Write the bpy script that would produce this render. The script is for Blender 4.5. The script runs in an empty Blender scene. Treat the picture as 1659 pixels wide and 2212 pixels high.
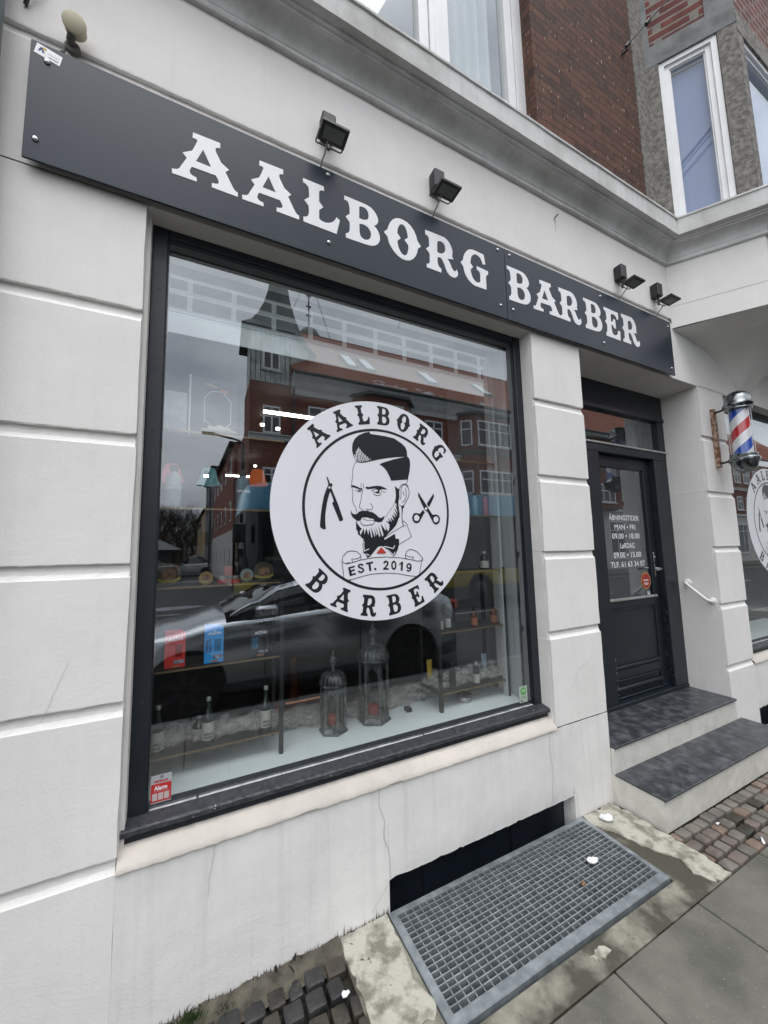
import bpy, math, random
from mathutils import Vector, Matrix
from math import radians as R, sin, cos, pi, atan2, hypot

# ------------------------------------------------------------------ camera, light
sc = bpy.context.scene
C = sc.collection
cam_d = bpy.data.cameras.new('camera'); cam = bpy.data.objects.new('camera', cam_d); C.objects.link(cam)
sc.camera = cam
cam_d.sensor_fit = 'VERTICAL'; cam_d.sensor_height = 24.0
cam_d.lens = 24.0*815.95/2212.0
cam_d.clip_start = 0.02; cam_d.clip_end = 2000
FW = Vector((0.4436919, 0.89025314, 0.10289236)); RT = Vector((0.8957979, -0.4439199, -0.02193738))
UP = RT.cross(FW).normalized(); RT = FW.cross(UP).normalized()
cam.matrix_world = Matrix(((RT.x, UP.x, -FW.x, 0.0), (RT.y, UP.y, -FW.y, -1.6), (RT.z, UP.z, -FW.z, 1.53), (0, 0, 0, 1)))

world = bpy.data.worlds.new('World'); sc.world = world; world.use_nodes = True
wn = world.node_tree.nodes; wl = world.node_tree.links
for n in list(wn): wn.remove(n)
SUN_EL, SUN_ROT = R(68), R(200)
wo = wn.new('ShaderNodeOutputWorld'); bg = wn.new('ShaderNodeBackground'); sky = wn.new('ShaderNodeTexSky')
sky.sky_type = 'NISHITA'; sky.sun_disc = False; sky.sun_elevation = SUN_EL; sky.sun_rotation = SUN_ROT
sky.air_density = 1.0; sky.dust_density = 3.0; sky.ozone_density = 1.5
hs = wn.new('ShaderNodeHueSaturation'); hs.inputs['Saturation'].default_value = 0.30
wl.new(sky.outputs[0], hs.inputs['Color'])
tc = wn.new('ShaderNodeTexCoord'); mp = wn.new('ShaderNodeMapping'); mp.inputs['Scale'].default_value = (1.0, 1.0, 2.6)
ns = wn.new('ShaderNodeTexNoise'); ns.inputs['Scale'].default_value = 2.2; ns.inputs['Detail'].default_value = 6; ns.inputs['Roughness'].default_value = 0.55
wl.new(tc.outputs['Generated'], mp.inputs['Vector']); wl.new(mp.outputs[0], ns.inputs['Vector'])
cr = wn.new('ShaderNodeValToRGB'); cr.color_ramp.elements[0].position = 0.32; cr.color_ramp.elements[0].color = (0.62, 0.64, 0.68, 1)
cr.color_ramp.elements[1].position = 0.68; cr.color_ramp.elements[1].color = (1.25, 1.25, 1.24, 1)
wl.new(ns.outputs['Fac'], cr.inputs[0])
mx = wn.new('ShaderNodeMixRGB'); mx.blend_type = 'MULTIPLY'; mx.inputs[0].default_value = 1.0
wl.new(cr.outputs[0], mx.inputs[2])
# overcast: a nearly even cloud layer over the clear-sky gradient
oc = wn.new('ShaderNodeMixRGB'); oc.inputs[0].default_value = 0.62; oc.inputs[2].default_value = (7.35, 7.45, 7.6, 1)
wl.new(hs.outputs[0], oc.inputs[1]); wl.new(oc.outputs[0], mx.inputs[1])
# brighter overhead than at the horizon, as overcast skies are
sz = wn.new('ShaderNodeSeparateXYZ'); wl.new(tc.outputs['Generated'], sz.inputs[0])
gr_ = wn.new('ShaderNodeMapRange'); gr_.inputs['To Min'].default_value = 0.84; gr_.inputs['To Max'].default_value = 1.35; wl.new(sz.outputs['Z'], gr_.inputs['Value'])
m3 = wn.new('ShaderNodeMixRGB'); m3.blend_type = 'MULTIPLY'; m3.inputs[0].default_value = 1.0; wl.new(mx.outputs[0], m3.inputs[1]); wl.new(gr_.outputs[0], m3.inputs[2])
wl.new(m3.outputs[0], bg.inputs['Color']); bg.inputs['Strength'].default_value = 0.13
wl.new(bg.outputs[0], wo.inputs['Surface'])
sun_d = bpy.data.lights.new('sun', 'SUN'); sun_d.energy = 0.6; sun_d.angle = R(45); sun_d.color = (1.0, 0.975, 0.94)
sun = bpy.data.objects.new('sun', sun_d); C.objects.link(sun)
sdir = Vector((sin(SUN_ROT)*cos(SUN_EL), cos(SUN_ROT)*cos(SUN_EL), sin(SUN_EL)))
sun.rotation_euler = sdir.to_track_quat('Z', 'Y').to_euler()
sc.view_settings.view_transform = 'Standard'; sc.view_settings.look = 'None'
sc.view_settings.exposure = 0.90; sc.view_settings.gamma = 1.0; sc.view_settings.use_curve_mapping = False
sc.cycles.max_bounces = 10; sc.cycles.transparent_max_bounces = 28; sc.cycles.glossy_bounces = 5
sc.cycles.caustics_reflective = False; sc.cycles.caustics_refractive = False

random.seed(7)

# ------------------------------------------------------------------ helpers
class MB:
    def __init__(s): s.v = []; s.f = []; s.m = []; s.cur = 0
    def add(s, vs, fs):
        o = len(s.v); s.v += [tuple(p) for p in vs]
        for f in fs: s.f.append([i+o for i in f]); s.m.append(s.cur)
        return s
    def box(s, x0, x1, y0, y1, z0, z1, b=0.0):
        if b <= 0:
            return s.add([(x, y, z) for z in (z0, z1) for y in (y0, y1) for x in (x0, x1)],
                         [(0, 2, 3, 1), (4, 5, 7, 6), (0, 1, 5, 4), (2, 6, 7, 3), (0, 4, 6, 2), (1, 3, 7, 5)])
        # chamfered box
        vs = []; X = (x0, x1); Y = (y0, y1); Z = (z0, z1); idx = {}
        for i in (0, 1):
            for j in (0, 1):
                for k in (0, 1):
                    sx = 1 if i == 0 else -1; sy = 1 if j == 0 else -1; sz = 1 if k == 0 else -1
                    idx[i, j, k, 0] = len(vs); vs.append((X[i], Y[j]+sy*b, Z[k]+sz*b))
                    idx[i, j, k, 1] = len(vs); vs.append((X[i]+sx*b, Y[j], Z[k]+sz*b))
                    idx[i, j, k, 2] = len(vs); vs.append((X[i]+sx*b, Y[j]+sy*b, Z[k]))
        fs = []
        g = lambda i, j, k, a: idx[i, j, k, a]
        fs.append([g(0, 0, 0, 0), g(0, 0, 1, 0), g(0, 1, 1, 0), g(0, 1, 0, 0)]); fs.append([g(1, 0, 0, 0), g(1, 1, 0, 0), g(1, 1, 1, 0), g(1, 0, 1, 0)])
        fs.append([g(0, 0, 0, 1), g(1, 0, 0, 1), g(1, 0, 1, 1), g(0, 0, 1, 1)]); fs.append([g(0, 1, 0, 1), g(0, 1, 1, 1), g(1, 1, 1, 1), g(1, 1, 0, 1)])
        fs.append([g(0, 0, 0, 2), g(0, 1, 0, 2), g(1, 1, 0, 2), g(1, 0, 0, 2)]); fs.append([g(0, 0, 1, 2), g(1, 0, 1, 2), g(1, 1, 1, 2), g(0, 1, 1, 2)])
        for k in (0, 1):
            for j in (0, 1): fs.append([g(0, j, k, 1), g(1, j, k, 1), g(1, j, k, 2), g(0, j, k, 2)])
            for i in (0, 1): fs.append([g(i, 0, k, 0), g(i, 1, k, 0), g(i, 1, k, 2), g(i, 0, k, 2)])
        for i in (0, 1):
            for j in (0, 1): fs.append([g(i, j, 0, 0), g(i, j, 1, 0), g(i, j, 1, 1), g(i, j, 0, 1)])
        for i in (0, 1):
            for j in (0, 1):
                for k in (0, 1): fs.append([g(i, j, k, 0), g(i, j, k, 1), g(i, j, k, 2)])
        return s.add(vs, fs)
    def prism(s, poly, axis, a, b):
        n = len(poly)
        def P(p, t): return (t, p[0], p[1]) if axis == 'x' else ((p[0], t, p[1]) if axis == 'y' else (p[0], p[1], t))
        return s.add([P(p, a) for p in poly]+[P(p, b) for p in poly],
                     [list(range(n))[::-1], list(range(n, 2*n))]+[(i, (i+1) % n, n+(i+1) % n, n+i) for i in range(n)])
    def tube(s, pts, r, n=10, cap=True):
        pts = [Vector(p) for p in pts]; rs = r if isinstance(r, (list, tuple)) else [r]*len(pts)
        o = len(s.v); prev = None
        for i, p in enumerate(pts):
            t = (pts[min(i+1, len(pts)-1)]-pts[max(i-1, 0)]).normalized()
            if prev is None: u = t.orthogonal().normalized()
            else: u = (prev-t*prev.dot(t)).normalized()
            prev = u; w = t.cross(u)
            for k in range(n): s.v.append(tuple(p+(u*cos(2*pi*k/n)+w*sin(2*pi*k/n))*rs[i]))
        for i in range(len(pts)-1):
            for k in range(n): s.f.append([o+i*n+k, o+i*n+(k+1) % n, o+(i+1)*n+(k+1) % n, o+(i+1)*n+k]); s.m.append(s.cur)
        if cap:
            s.f.append([o+k for k in range(n)][::-1]); s.m.append(s.cur)
            s.f.append([o+(len(pts)-1)*n+k for k in range(n)]); s.m.append(s.cur)
        return s
    def lathe(s, prof, c=(0, 0, 0), n=24, ax='z'):
        o = len(s.v)
        for r, h in prof:
            for k in range(n):
                a = 2*pi*k/n+0.001
                q = (r*cos(a), r*sin(a), h) if ax == 'z' else ((r*cos(a), h, r*sin(a)) if ax == 'y' else (h, r*cos(a), r*sin(a)))
                s.v.append((c[0]+q[0], c[1]+q[1], c[2]+q[2]))
        for i in range(len(prof)-1):
            for k in range(n): s.f.append([o+i*n+k, o+i*n+(k+1) % n, o+(i+1)*n+(k+1) % n, o+(i+1)*n+k]); s.m.append(s.cur)
        s.f.append([o+k for k in range(n)][::-1]); s.m.append(s.cur)
        s.f.append([o+(len(prof)-1)*n+k for k in range(n)]); s.m.append(s.cur)
        return s
    def grid(s, fn, nu, nv):
        o = len(s.v)
        for i in range(nu+1):
            for j in range(nv+1): s.v.append(tuple(fn(i/nu, j/nv)))
        for i in range(nu):
            for j in range(nv):
                a = o+i*(nv+1)+j; s.f.append([a, a+nv+1, a+nv+2, a+1]); s.m.append(s.cur)
        return s
    def ribbon(s, pts, w, y):
        """flat ribbon in the xz plane at depth y"""
        for (x0, z0), (x1, z1) in zip(pts, pts[1:]):
            l = hypot(x1-x0, z1-z0)
            if l < 1e-6: continue
            nx, nz = -(z1-z0)/l*w/2, (x1-x0)/l*w/2
            s.add([(x0+nx, y, z0+nz), (x1+nx, y, z1+nz), (x1-nx, y, z1-nz), (x0-nx, y, z0-nz)], [(0, 1, 2, 3)])
        return s
    def build(s, name, mats, parent=None, smooth=False, loc=None, auto=None):
        me = bpy.data.meshes.new(name); me.from_pydata(s.v, [], s.f)
        if not isinstance(mats, (list, tuple)): mats = [mats]
        for m in mats: me.materials.append(m)
        if len(mats) > 1:
            for p, i in zip(me.polygons, s.m): p.material_index = i
        if smooth: me.polygons.foreach_set('use_smooth', [True]*len(me.polygons))
        me.update()
        o = bpy.data.objects.new(name, me); C.objects.link(o)
        if smooth and auto is not False:
            try: me.set_sharp_from_angle(angle=R(auto or 40))
            except Exception: pass
        if loc is not None:
            for v in me.vertices: v.co -= Vector(loc)
            o.location = loc
        if parent is not None:
            o.parent = parent
            o.matrix_parent_inverse = Matrix.Translation(parent_loc(parent)).inverted()
        return o

def parent_loc(p):
    v = Vector(p.location)
    if p.parent is not None and p.matrix_parent_inverse is not None:
        v = v+Vector(parent_loc(p.parent))+Vector(p.matrix_parent_inverse.translation)
    return v

def tag(o, label, cat, group=None, kind=None):
    if label: o['label'] = label
    if cat: o['category'] = cat
    if group: o['group'] = group
    if kind: o['kind'] = kind
    return o
def thing(name, label, cat, loc=(0, 0, 0), group=None):
    o = bpy.data.objects.new(name, None); C.objects.link(o); o.location = loc; o.empty_display_size = 0.1
    return tag(o, label, cat, group)
def struct(o): o['kind'] = 'structure'; return o
def copy_tree(root, loc, label=None, group=None, dx=None):
    r = root.copy(); C.objects.link(r); r.location = loc
    if label: r['label'] = label
    if group: r['group'] = group
    for ch in list(root.children):
        c = ch.copy(); C.objects.link(c); c.parent = r
        for gch in list(ch.children):
            d = gch.copy(); C.objects.link(d); d.parent = c
    return r

# ------------------------------------------------------------------ materials
def newmat(name):
    m = bpy.data.materials.new(name); m.use_nodes = True
    nt = m.node_tree; b = nt.nodes['Principled BSDF']
    return m, nt, b
def N(nt, t, **kw):
    n = nt.nodes.new(t)
    for k, v in kw.items():
        if k in n.inputs: n.inputs[k].default_value = v
        else: setattr(n, k, v)
    return n
def mat(name, c1, c2=None, rough=0.6, metal=0.0, scale=8.0, bump=0.0, bscale=60.0, spec=0.5, coat=0.0, detail=5, lo=0.35, hi=0.65, rvar=0.0, specks=None):
    m, nt, b = newmat(name); L = nt.links
    b.inputs['Roughness'].default_value = rough; b.inputs['Metallic'].default_value = metal
    b.inputs['Specular IOR Level'].default_value = spec; b.inputs['Coat Weight'].default_value = coat
    b.inputs['Coat Roughness'].default_value = 0.08
    tc = N(nt, 'ShaderNodeTexCoord')
    if c2 is None: c2 = tuple(x*0.86 for x in c1)
    ns = N(nt, 'ShaderNodeTexNoise', Scale=scale, Detail=detail, Roughness=0.6); L.new(tc.outputs['Object'], ns.inputs['Vector'])
    cr = N(nt, 'ShaderNodeValToRGB'); cr.color_ramp.elements[0].position = lo; cr.color_ramp.elements[1].position = hi
    cr.color_ramp.elements[0].color = (*c2, 1); cr.color_ramp.elements[1].color = (*c1, 1)
    L.new(ns.outputs['Fac'], cr.inputs[0]); col = cr.outputs[0]
    if specks:
        sc_, thr, scol = specks
        n3 = N(nt, 'ShaderNodeTexNoise', Scale=sc_, Detail=3, Roughness=0.7); L.new(tc.outputs['Object'], n3.inputs['Vector'])
        r3 = N(nt, 'ShaderNodeValToRGB'); r3.color_ramp.elements[0].position = thr; r3.color_ramp.elements[1].position = thr+0.04
        L.new(n3.outputs['Fac'], r3.inputs[0])
        mxr = N(nt, 'ShaderNodeMixRGB'); mxr.inputs[2].default_value = (*scol, 1); L.new(r3.outputs[0], mxr.inputs[0]); L.new(col, mxr.inputs[1]); col = mxr.outputs[0]
    L.new(col, b.inputs['Base Color'])
    if rvar:
        mr = N(nt, 'ShaderNodeMapRange'); mr.inputs['To Min'].default_value = max(0, rough-rvar); mr.inputs['To Max'].default_value = min(1, rough+rvar)
        mr.inputs['From Min'].default_value = 0.3; mr.inputs['From Max'].default_value = 0.7
        L.new(ns.outputs['Fac'], mr.inputs['Value']); L.new(mr.outputs[0], b.inputs['Roughness'])
    if bump:
        n2 = N(nt, 'ShaderNodeTexNoise', Scale=bscale, Detail=6, Roughness=0.65); L.new(tc.outputs['Object'], n2.inputs['Vector'])
        bp = N(nt, 'ShaderNodeBump', Strength=1.0, Distance=bump); L.new(n2.outputs['Fac'], bp.inputs['Height']); L.new(bp.outputs[0], b.inputs['Normal'])
    return m
def plaster(name, c1, c2, streak=0.055, bump=0.004, cells=None):
    m, nt, b = newmat(name); L = nt.links
    b.inputs['Roughness'].default_value = 0.82; b.inputs['Specular IOR Level'].default_value = 0.25
    tc = N(nt, 'ShaderNodeTexCoord')
    n1 = N(nt, 'ShaderNodeTexNoise', Scale=3.0, Detail=7, Roughness=0.62); L.new(tc.outputs['Object'], n1.inputs['Vector'])
    cr = N(nt, 'ShaderNodeValToRGB'); cr.color_ramp.elements[0].position = 0.3; cr.color_ramp.elements[1].position = 0.62
    cr.color_ramp.elements[0].color = (*c2, 1); cr.color_ramp.elements[1].color = (*c1, 1); L.new(n1.outputs['Fac'], cr.inputs[0])
    # rain streaks: noise stretched in z
    mp = N(nt, 'ShaderNodeMapping'); mp.inputs['Scale'].default_value = (26, 26, 0.9); L.new(tc.outputs['Object'], mp.inputs['Vector'])
    n2 = N(nt, 'ShaderNodeTexNoise', Scale=1.0, Detail=4, Roughness=0.6); L.new(mp.outputs[0], n2.inputs['Vector'])
    r2 = N(nt, 'ShaderNodeValToRGB'); r2.color_ramp.elements[0].position = 0.5; r2.color_ramp.elements[1].position = 0.75
    r2.color_ramp.elements[0].color = (1, 1, 1, 1); r2.color_ramp.elements[1].color = (1-streak, 1-streak, 1-streak*0.95, 1); L.new(n2.outputs['Fac'], r2.inputs[0])
    mm = N(nt, 'ShaderNodeMixRGB', blend_type='MULTIPLY'); mm.inputs[0].default_value = 1; L.new(cr.outputs[0], mm.inputs[1]); L.new(r2.outputs[0], mm.inputs[2])
    # dirt specks
    n3 = N(nt, 'ShaderNodeTexNoise', Scale=34.0, Detail=6, Roughness=0.8); L.new(tc.outputs['Object'], n3.inputs['Vector'])
    r3 = N(nt, 'ShaderNodeValToRGB'); r3.color_ramp.elements[0].position = 0.665; r3.color_ramp.elements[1].position = 0.74
    r3.color_ramp.elements[0].color = (1, 1, 1, 1); r3.color_ramp.elements[1].color = (0.45, 0.44, 0.42, 1); L.new(n3.outputs['Fac'], r3.inputs[0])
    m2 = N(nt, 'ShaderNodeMixRGB', blend_type='MULTIPLY'); m2.inputs[0].default_value = 1; L.new(mm.outputs[0], m2.inputs[1]); L.new(r3.outputs[0], m2.inputs[2])
    L.new(m2.outputs[0], b.inputs['Base Color'])
    n4 = N(nt, 'ShaderNodeTexNoise', Scale=14.0, Detail=9, Roughness=0.62); L.new(tc.outputs['Object'], n4.inputs['Vector'])
    bp = N(nt, 'ShaderNodeBump', Strength=0.9, Distance=bump); L.new(n4.outputs['Fac'], bp.inputs['Height'])
    n5 = N(nt, 'ShaderNodeTexNoise', Scale=110.0, Detail=4); L.new(tc.outputs['Object'], n5.inputs['Vector'])
    b2 = N(nt, 'ShaderNodeBump', Strength=0.8, Distance=0.0009); L.new(n5.outputs['Fac'], b2.inputs['Height']); L.new(bp.outputs[0], b2.inputs['Normal'])
    L.new(b2.outputs[0], b.inputs['Normal'])
    return m
def brick(name, c1, c2, mortar, w=0.24, h=0.072, mort=0.012, var=True, bump=0.004, flecks=False):
    m, nt, b = newmat(name); L = nt.links
    b.inputs['Roughness'].default_value = 0.85; b.inputs['Specular IOR Level'].default_value = 0.3
    tc = N(nt, 'ShaderNodeTexCoord'); sx = N(nt, 'ShaderNodeSeparateXYZ'); L.new(tc.outputs['Object'], sx.inputs[0])
    ad = N(nt, 'ShaderNodeMath', operation='ADD'); L.new(sx.outputs['X'], ad.inputs[0]); L.new(sx.outputs['Y'], ad.inputs[1])
    cb = N(nt, 'ShaderNodeCombineXYZ'); L.new(ad.outputs[0], cb.inputs['X']); L.new(sx.outputs['Z'], cb.inputs['Y'])
    bt = N(nt, 'ShaderNodeTexBrick', Scale=1.0); bt.inputs['Brick Width'].default_value = w; bt.inputs['Row Height'].default_value = h
    bt.inputs['Mortar Size'].default_value = mort*0.5; bt.inputs['Mortar Smooth'].default_value = 0.15; bt.inputs['Bias'].default_value = -0.2
    bt.inputs['Color1'].default_value = (*c1, 1); bt.inputs['Color2'].default_value = (*c2, 1); bt.inputs['Mortar'].default_value = (*mortar, 1)
    L.new(cb.outputs[0], bt.inputs['Vector'])
    n1 = N(nt, 'ShaderNodeTexNoise', Scale=9.0, Detail=6, Roughness=0.7); L.new(tc.outputs['Object'], n1.inputs['Vector'])
    r1 = N(nt, 'ShaderNodeValToRGB'); r1.color_ramp.elements[0].position = 0.3; r1.color_ramp.elements[1].position = 0.7
    r1.color_ramp.elements[0].color = (0.62, 0.6, 0.6, 1); r1.color_ramp.elements[1].color = (1.2, 1.15, 1.1, 1); L.new(n1.outputs['Fac'], r1.inputs[0])
    mm = N(nt, 'ShaderNodeMixRGB', blend_type='MULTIPLY'); mm.inputs[0].default_value = 1; L.new(bt.outputs['Color'], mm.inputs[1]); L.new(r1.outputs[0], mm.inputs[2])
    colr = mm.outputs[0]
    if flecks:
        # pale lime bloom in some upright joints
        mpf = N(nt, 'ShaderNodeMapping'); mpf.inputs['Scale'].default_value = (62, 62, 17); L.new(tc.outputs['Object'], mpf.inputs['Vector'])
        nf = N(nt, 'ShaderNodeTexNoise', Scale=1.0, Detail=1); L.new(mpf.outputs[0], nf.inputs['Vector'])
        rf = N(nt, 'ShaderNodeValToRGB'); rf.color_ramp.elements[0].position = 0.705; rf.color_ramp.elements[1].position = 0.74; L.new(nf.outputs['Fac'], rf.inputs[0])
        mf = N(nt, 'ShaderNodeMixRGB'); mf.inputs[2].default_value = (0.50, 0.40, 0.30, 1); L.new(rf.outputs[0], mf.inputs[0]); L.new(colr, mf.inputs[1]); colr = mf.outputs[0]
    L.new(colr, b.inputs['Base Color'])
    sb = N(nt, 'ShaderNodeMath', operation='MULTIPLY_ADD'); L.new(bt.outputs['Fac'], sb.inputs[0]); sb.inputs[1].default_value = -1; L.new(n1.outputs['Fac'], sb.inputs[2])
    bp = N(nt, 'ShaderNodeBump', Strength=1.0, Distance=bump); L.new(sb.outputs[0], bp.inputs['Height']); L.new(bp.outputs[0], b.inputs['Normal'])
    return m
def glassmat(name, ior=2.2, tint=(0.86, 0.90, 0.89), wob=0.0006):
    m = bpy.data.materials.new(name); m.use_nodes = True; nt = m.node_tree; L = nt.links
    for n in list(nt.nodes): nt.nodes.remove(n)
    out = N(nt, 'ShaderNodeOutputMaterial'); tr = N(nt, 'ShaderNodeBsdfTransparent'); tr.inputs['Color'].default_value = (*tint, 1)
    gl = N(nt, 'ShaderNodeBsdfGlossy'); gl.inputs['Roughness'].default_value = 0.0; gl.inputs['Color'].default_value = (0.90, 0.955, 1.0, 1)
    tc = N(nt, 'ShaderNodeTexCoord'); ns = N(nt, 'ShaderNodeTexNoise', Scale=1.6, Detail=1); L.new(tc.outputs['Object'], ns.inputs['Vector'])
    bp = N(nt, 'ShaderNodeBump', Strength=1.0, Distance=wob); L.new(ns.outputs['Fac'], bp.inputs['Height'])
    L.new(bp.outputs[0], gl.inputs['Normal'])
    # symmetric fresnel (the pane is one sheet, seen from both sides)
    lw = N(nt, 'ShaderNodeNewGeometry'); dt = N(nt, 'ShaderNodeVectorMath', operation='DOT_PRODUCT'); L.new(lw.outputs['Normal'], dt.inputs[0]); L.new(lw.outputs['Incoming'], dt.inputs[1])
    ab = N(nt, 'ShaderNodeMath', operation='ABSOLUTE'); L.new(dt.outputs['Value'], ab.inputs[0])
    om = N(nt, 'ShaderNodeMath', operation='SUBTRACT'); om.inputs[0].default_value = 1.0; L.new(ab.outputs[0], om.inputs[1])
    pw = N(nt, 'ShaderNodeMath', operation='POWER'); L.new(om.outputs[0], pw.inputs[0]); pw.inputs[1].default_value = 5.0
    f0 = ((ior-1)/(ior+1))**2
    ma = N(nt, 'ShaderNodeMath', operation='MULTIPLY_ADD'); L.new(pw.outputs[0], ma.inputs[0]); ma.inputs[1].default_value = 1-f0; ma.inputs[2].default_value = f0
    mix = N(nt, 'ShaderNodeMixShader'); L.new(ma.outputs[0], mix.inputs[0]); L.new(tr.outputs[0], mix.inputs[1]); L.new(gl.outputs[0], mix.inputs[2])
    L.new(mix.outputs[0], out.inputs['Surface'])
    return m
def emit(name, col, s):
    m, nt, b = newmat(name); b.inputs['Base Color'].default_value = (*col, 1); b.inputs['Emission Color'].default_value = (*col, 1); b.inputs['Emission Strength'].default_value = s
    return m

M = {}
M['plaster'] = plaster('plaster', (0.81, 0.795, 0.775), (0.75, 0.735, 0.715), streak=0.03, bump=0.0022)
M['plinth'] = plaster('plaster_plinth', (0.80, 0.79, 0.772), (0.70, 0.692, 0.678), streak=0.09, bump=0.0028)
M['sillplaster'] = plaster('sill_plaster', (0.60, 0.56, 0.51), (0.48, 0.45, 0.41), streak=0.05)
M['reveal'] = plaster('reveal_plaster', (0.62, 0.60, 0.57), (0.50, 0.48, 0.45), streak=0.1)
M['cornice'] = plaster('cornice_paint', (0.66, 0.66, 0.65), (0.44, 0.44, 0.42), streak=0.12)
M['brick'] = brick('dark_brick', (0.125, 0.058, 0.040), (0.055, 0.034, 0.028), (0.030, 0.024, 0.022), w=0.235, h=0.066, mort=0.009, flecks=True)
M['brickred'] = brick('red_brick', (0.17, 0.052, 0.045), (0.10, 0.035, 0.034), (0.24, 0.23, 0.21), w=0.15, h=0.075, mort=0.020)
M['stone'] = mat('granite_render', (0.26, 0.245, 0.22), (0.10, 0.095, 0.088), rough=0.9, scale=26, bump=0.006, bscale=45)
M['stonesmooth'] = mat('cement_band', (0.23, 0.24, 0.24), (0.13, 0.135, 0.135), rough=0.9, scale=7, bump=0.003, bscale=40)
M['whiteframe'] = mat('white_painted_frame', (0.80, 0.81, 0.82), (0.74, 0.75, 0.76), rough=0.35, scale=5)
M['blackframe'] = mat('black_painted_wood', (0.011, 0.016, 0.024), (0.008, 0.012, 0.018), rough=0.42, scale=5, bump=0.0006, bscale=30, rvar=0.08)
M['blackworn'] = mat('worn_black_paint', (0.052, 0.054, 0.062), (0.022, 0.024, 0.03), rough=0.5, scale=45, detail=12, lo=0.40, hi=0.70, bump=0.0016, bscale=60, specks=(26, 0.70, (0.45, 0.45, 0.45)))
M['sign'] = mat('dark_sign_sheet', (0.016, 0.026, 0.042), (0.013, 0.022, 0.036), rough=0.34, scale=2.5, rvar=0.04, spec=0.3)
M['signwhite'] = mat('white_vinyl', (0.86, 0.87, 0.90), (0.83, 0.84, 0.87), rough=0.5, scale=4)
M['decalwhite'] = mat('white_window_foil', (0.80, 0.81, 0.86), (0.78, 0.79, 0.84), rough=0.4, scale=2)
M['decalblack'] = mat('black_window_foil', (0.018, 0.02, 0.026), (0.015, 0.017, 0.022), rough=0.35, scale=2)
M['decalred'] = mat('red_window_foil', (0.55, 0.06, 0.035), rough=0.4)
M['glass'] = glassmat('window_glass', 2.6, (0.93, 0.96, 0.96))
M['glass3'] = glassmat('bay_window_glass', 1.7, wob=0.0004)
M['glass2'] = glassmat('upper_window_glass', 2.5, wob=0.0012)
M['chrome'] = mat('polished_steel', (0.55, 0.55, 0.56), (0.45, 0.45, 0.46), rough=0.16, metal=1.0)
M['alu'] = mat('aluminium_strip', (0.55, 0.55, 0.54), (0.42, 0.42, 0.41), rough=0.38, metal=0.6, scale=14)
M['galv'] = mat('galvanised_steel', (0.36, 0.40, 0.425), (0.24, 0.27, 0.29), rough=0.42, metal=0.55, scale=22, rvar=0.12, bump=0.0008, bscale=80)
M['black'] = mat('black_plastic', (0.018, 0.019, 0.021), (0.014, 0.015, 0.016), rough=0.45)
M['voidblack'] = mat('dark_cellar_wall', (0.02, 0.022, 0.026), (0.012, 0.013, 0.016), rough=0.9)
M['slate'] = mat('black_slate', (0.115, 0.122, 0.135), (0.032, 0.036, 0.042), rough=0.38, scale=13, lo=0.44, hi=0.74, bump=0.003, bscale=22, rvar=0.14, detail=8)
M['steppaint'] = mat('white_step_paint', (0.70, 0.69, 0.64), (0.57, 0.56, 0.51), rough=0.8, scale=9, detail=10, bump=0.0015, bscale=60, specks=(40, 0.70, (0.30, 0.29, 0.26)))
M['cementpatch'] = mat('rough_light_cement', (0.44, 0.43, 0.37), (0.19, 0.185, 0.15), rough=0.9, scale=11, bump=0.008, bscale=40, detail=14, lo=0.40, hi=0.54, specks=(18, 0.66, (0.07, 0.07, 0.06)))
M['cementwet'] = mat('damp_cement', (0.26, 0.25, 0.205), (0.065, 0.062, 0.046), rough=0.6, scale=3.6, bump=0.004, bscale=45, rvar=0.2, lo=0.47, hi=0.60, detail=14, specks=(30, 0.66, (0.05, 0.048, 0.036)))
M['paving'] = mat('concrete_paving', (0.17, 0.166, 0.142), (0.085, 0.083, 0.070), rough=0.75, scale=3.5, bump=0.003, bscale=120, detail=12, specks=(110, 0.655, (0.30, 0.30, 0.27)), rvar=0.12)
M['soil'] = mat('dark_joint_soil', (0.030, 0.027, 0.022), (0.014, 0.013, 0.011), rough=0.9, scale=30, bump=0.004, bscale=80)
M['settgrey'] = mat('grey_setts', (0.20, 0.18, 0.155), (0.10, 0.093, 0.082), rough=0.6, scale=7, bump=0.003, bscale=60, rvar=0.15)
M['settbrown'] = mat('brown_setts', (0.22, 0.165, 0.13), (0.13, 0.09, 0.07), rough=0.6, scale=7, bump=0.003, bscale=60, rvar=0.15)
M['settblack'] = mat('black_setts', (0.035, 0.035, 0.036), (0.014, 0.014, 0.015), rough=0.4, scale=7, bump=0.004, bscale=60, rvar=0.15)
M['settred'] = mat('reddish_setts', (0.18, 0.145, 0.125), (0.09, 0.078, 0.07), rough=0.6, scale=7, bump=0.003, bscale=60, rvar=0.15)
M['settdark'] = mat('wet_dark_setts', (0.055, 0.046, 0.034), (0.014, 0.014, 0.014), rough=0.45, scale=6, bump=0.004, bscale=50, rvar=0.18)
M['asphalt'] = mat('asphalt', (0.055, 0.055, 0.058), (0.038, 0.038, 0.040), rough=0.8, scale=3, bump=0.002, bscale=120)
M['roadwhite'] = mat('road_paint', (0.55, 0.55, 0.53), rough=0.6)
M['rust'] = mat('rusty_iron', (0.34, 0.27, 0.20), (0.16, 0.055, 0.025), rough=0.85, scale=28, bump=0.002, bscale=60, lo=0.45, hi=0.55)
M['darkmetal'] = mat('dark_chrome', (0.30, 0.32, 0.33), (0.06, 0.07, 0.075), rough=0.22, metal=0.9, scale=16, rvar=0.12, lo=0.4, hi=0.6)
M['beige'] = mat('aged_beige_plastic', (0.50, 0.46, 0.33), (0.40, 0.36, 0.25), rough=0.6)
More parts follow.
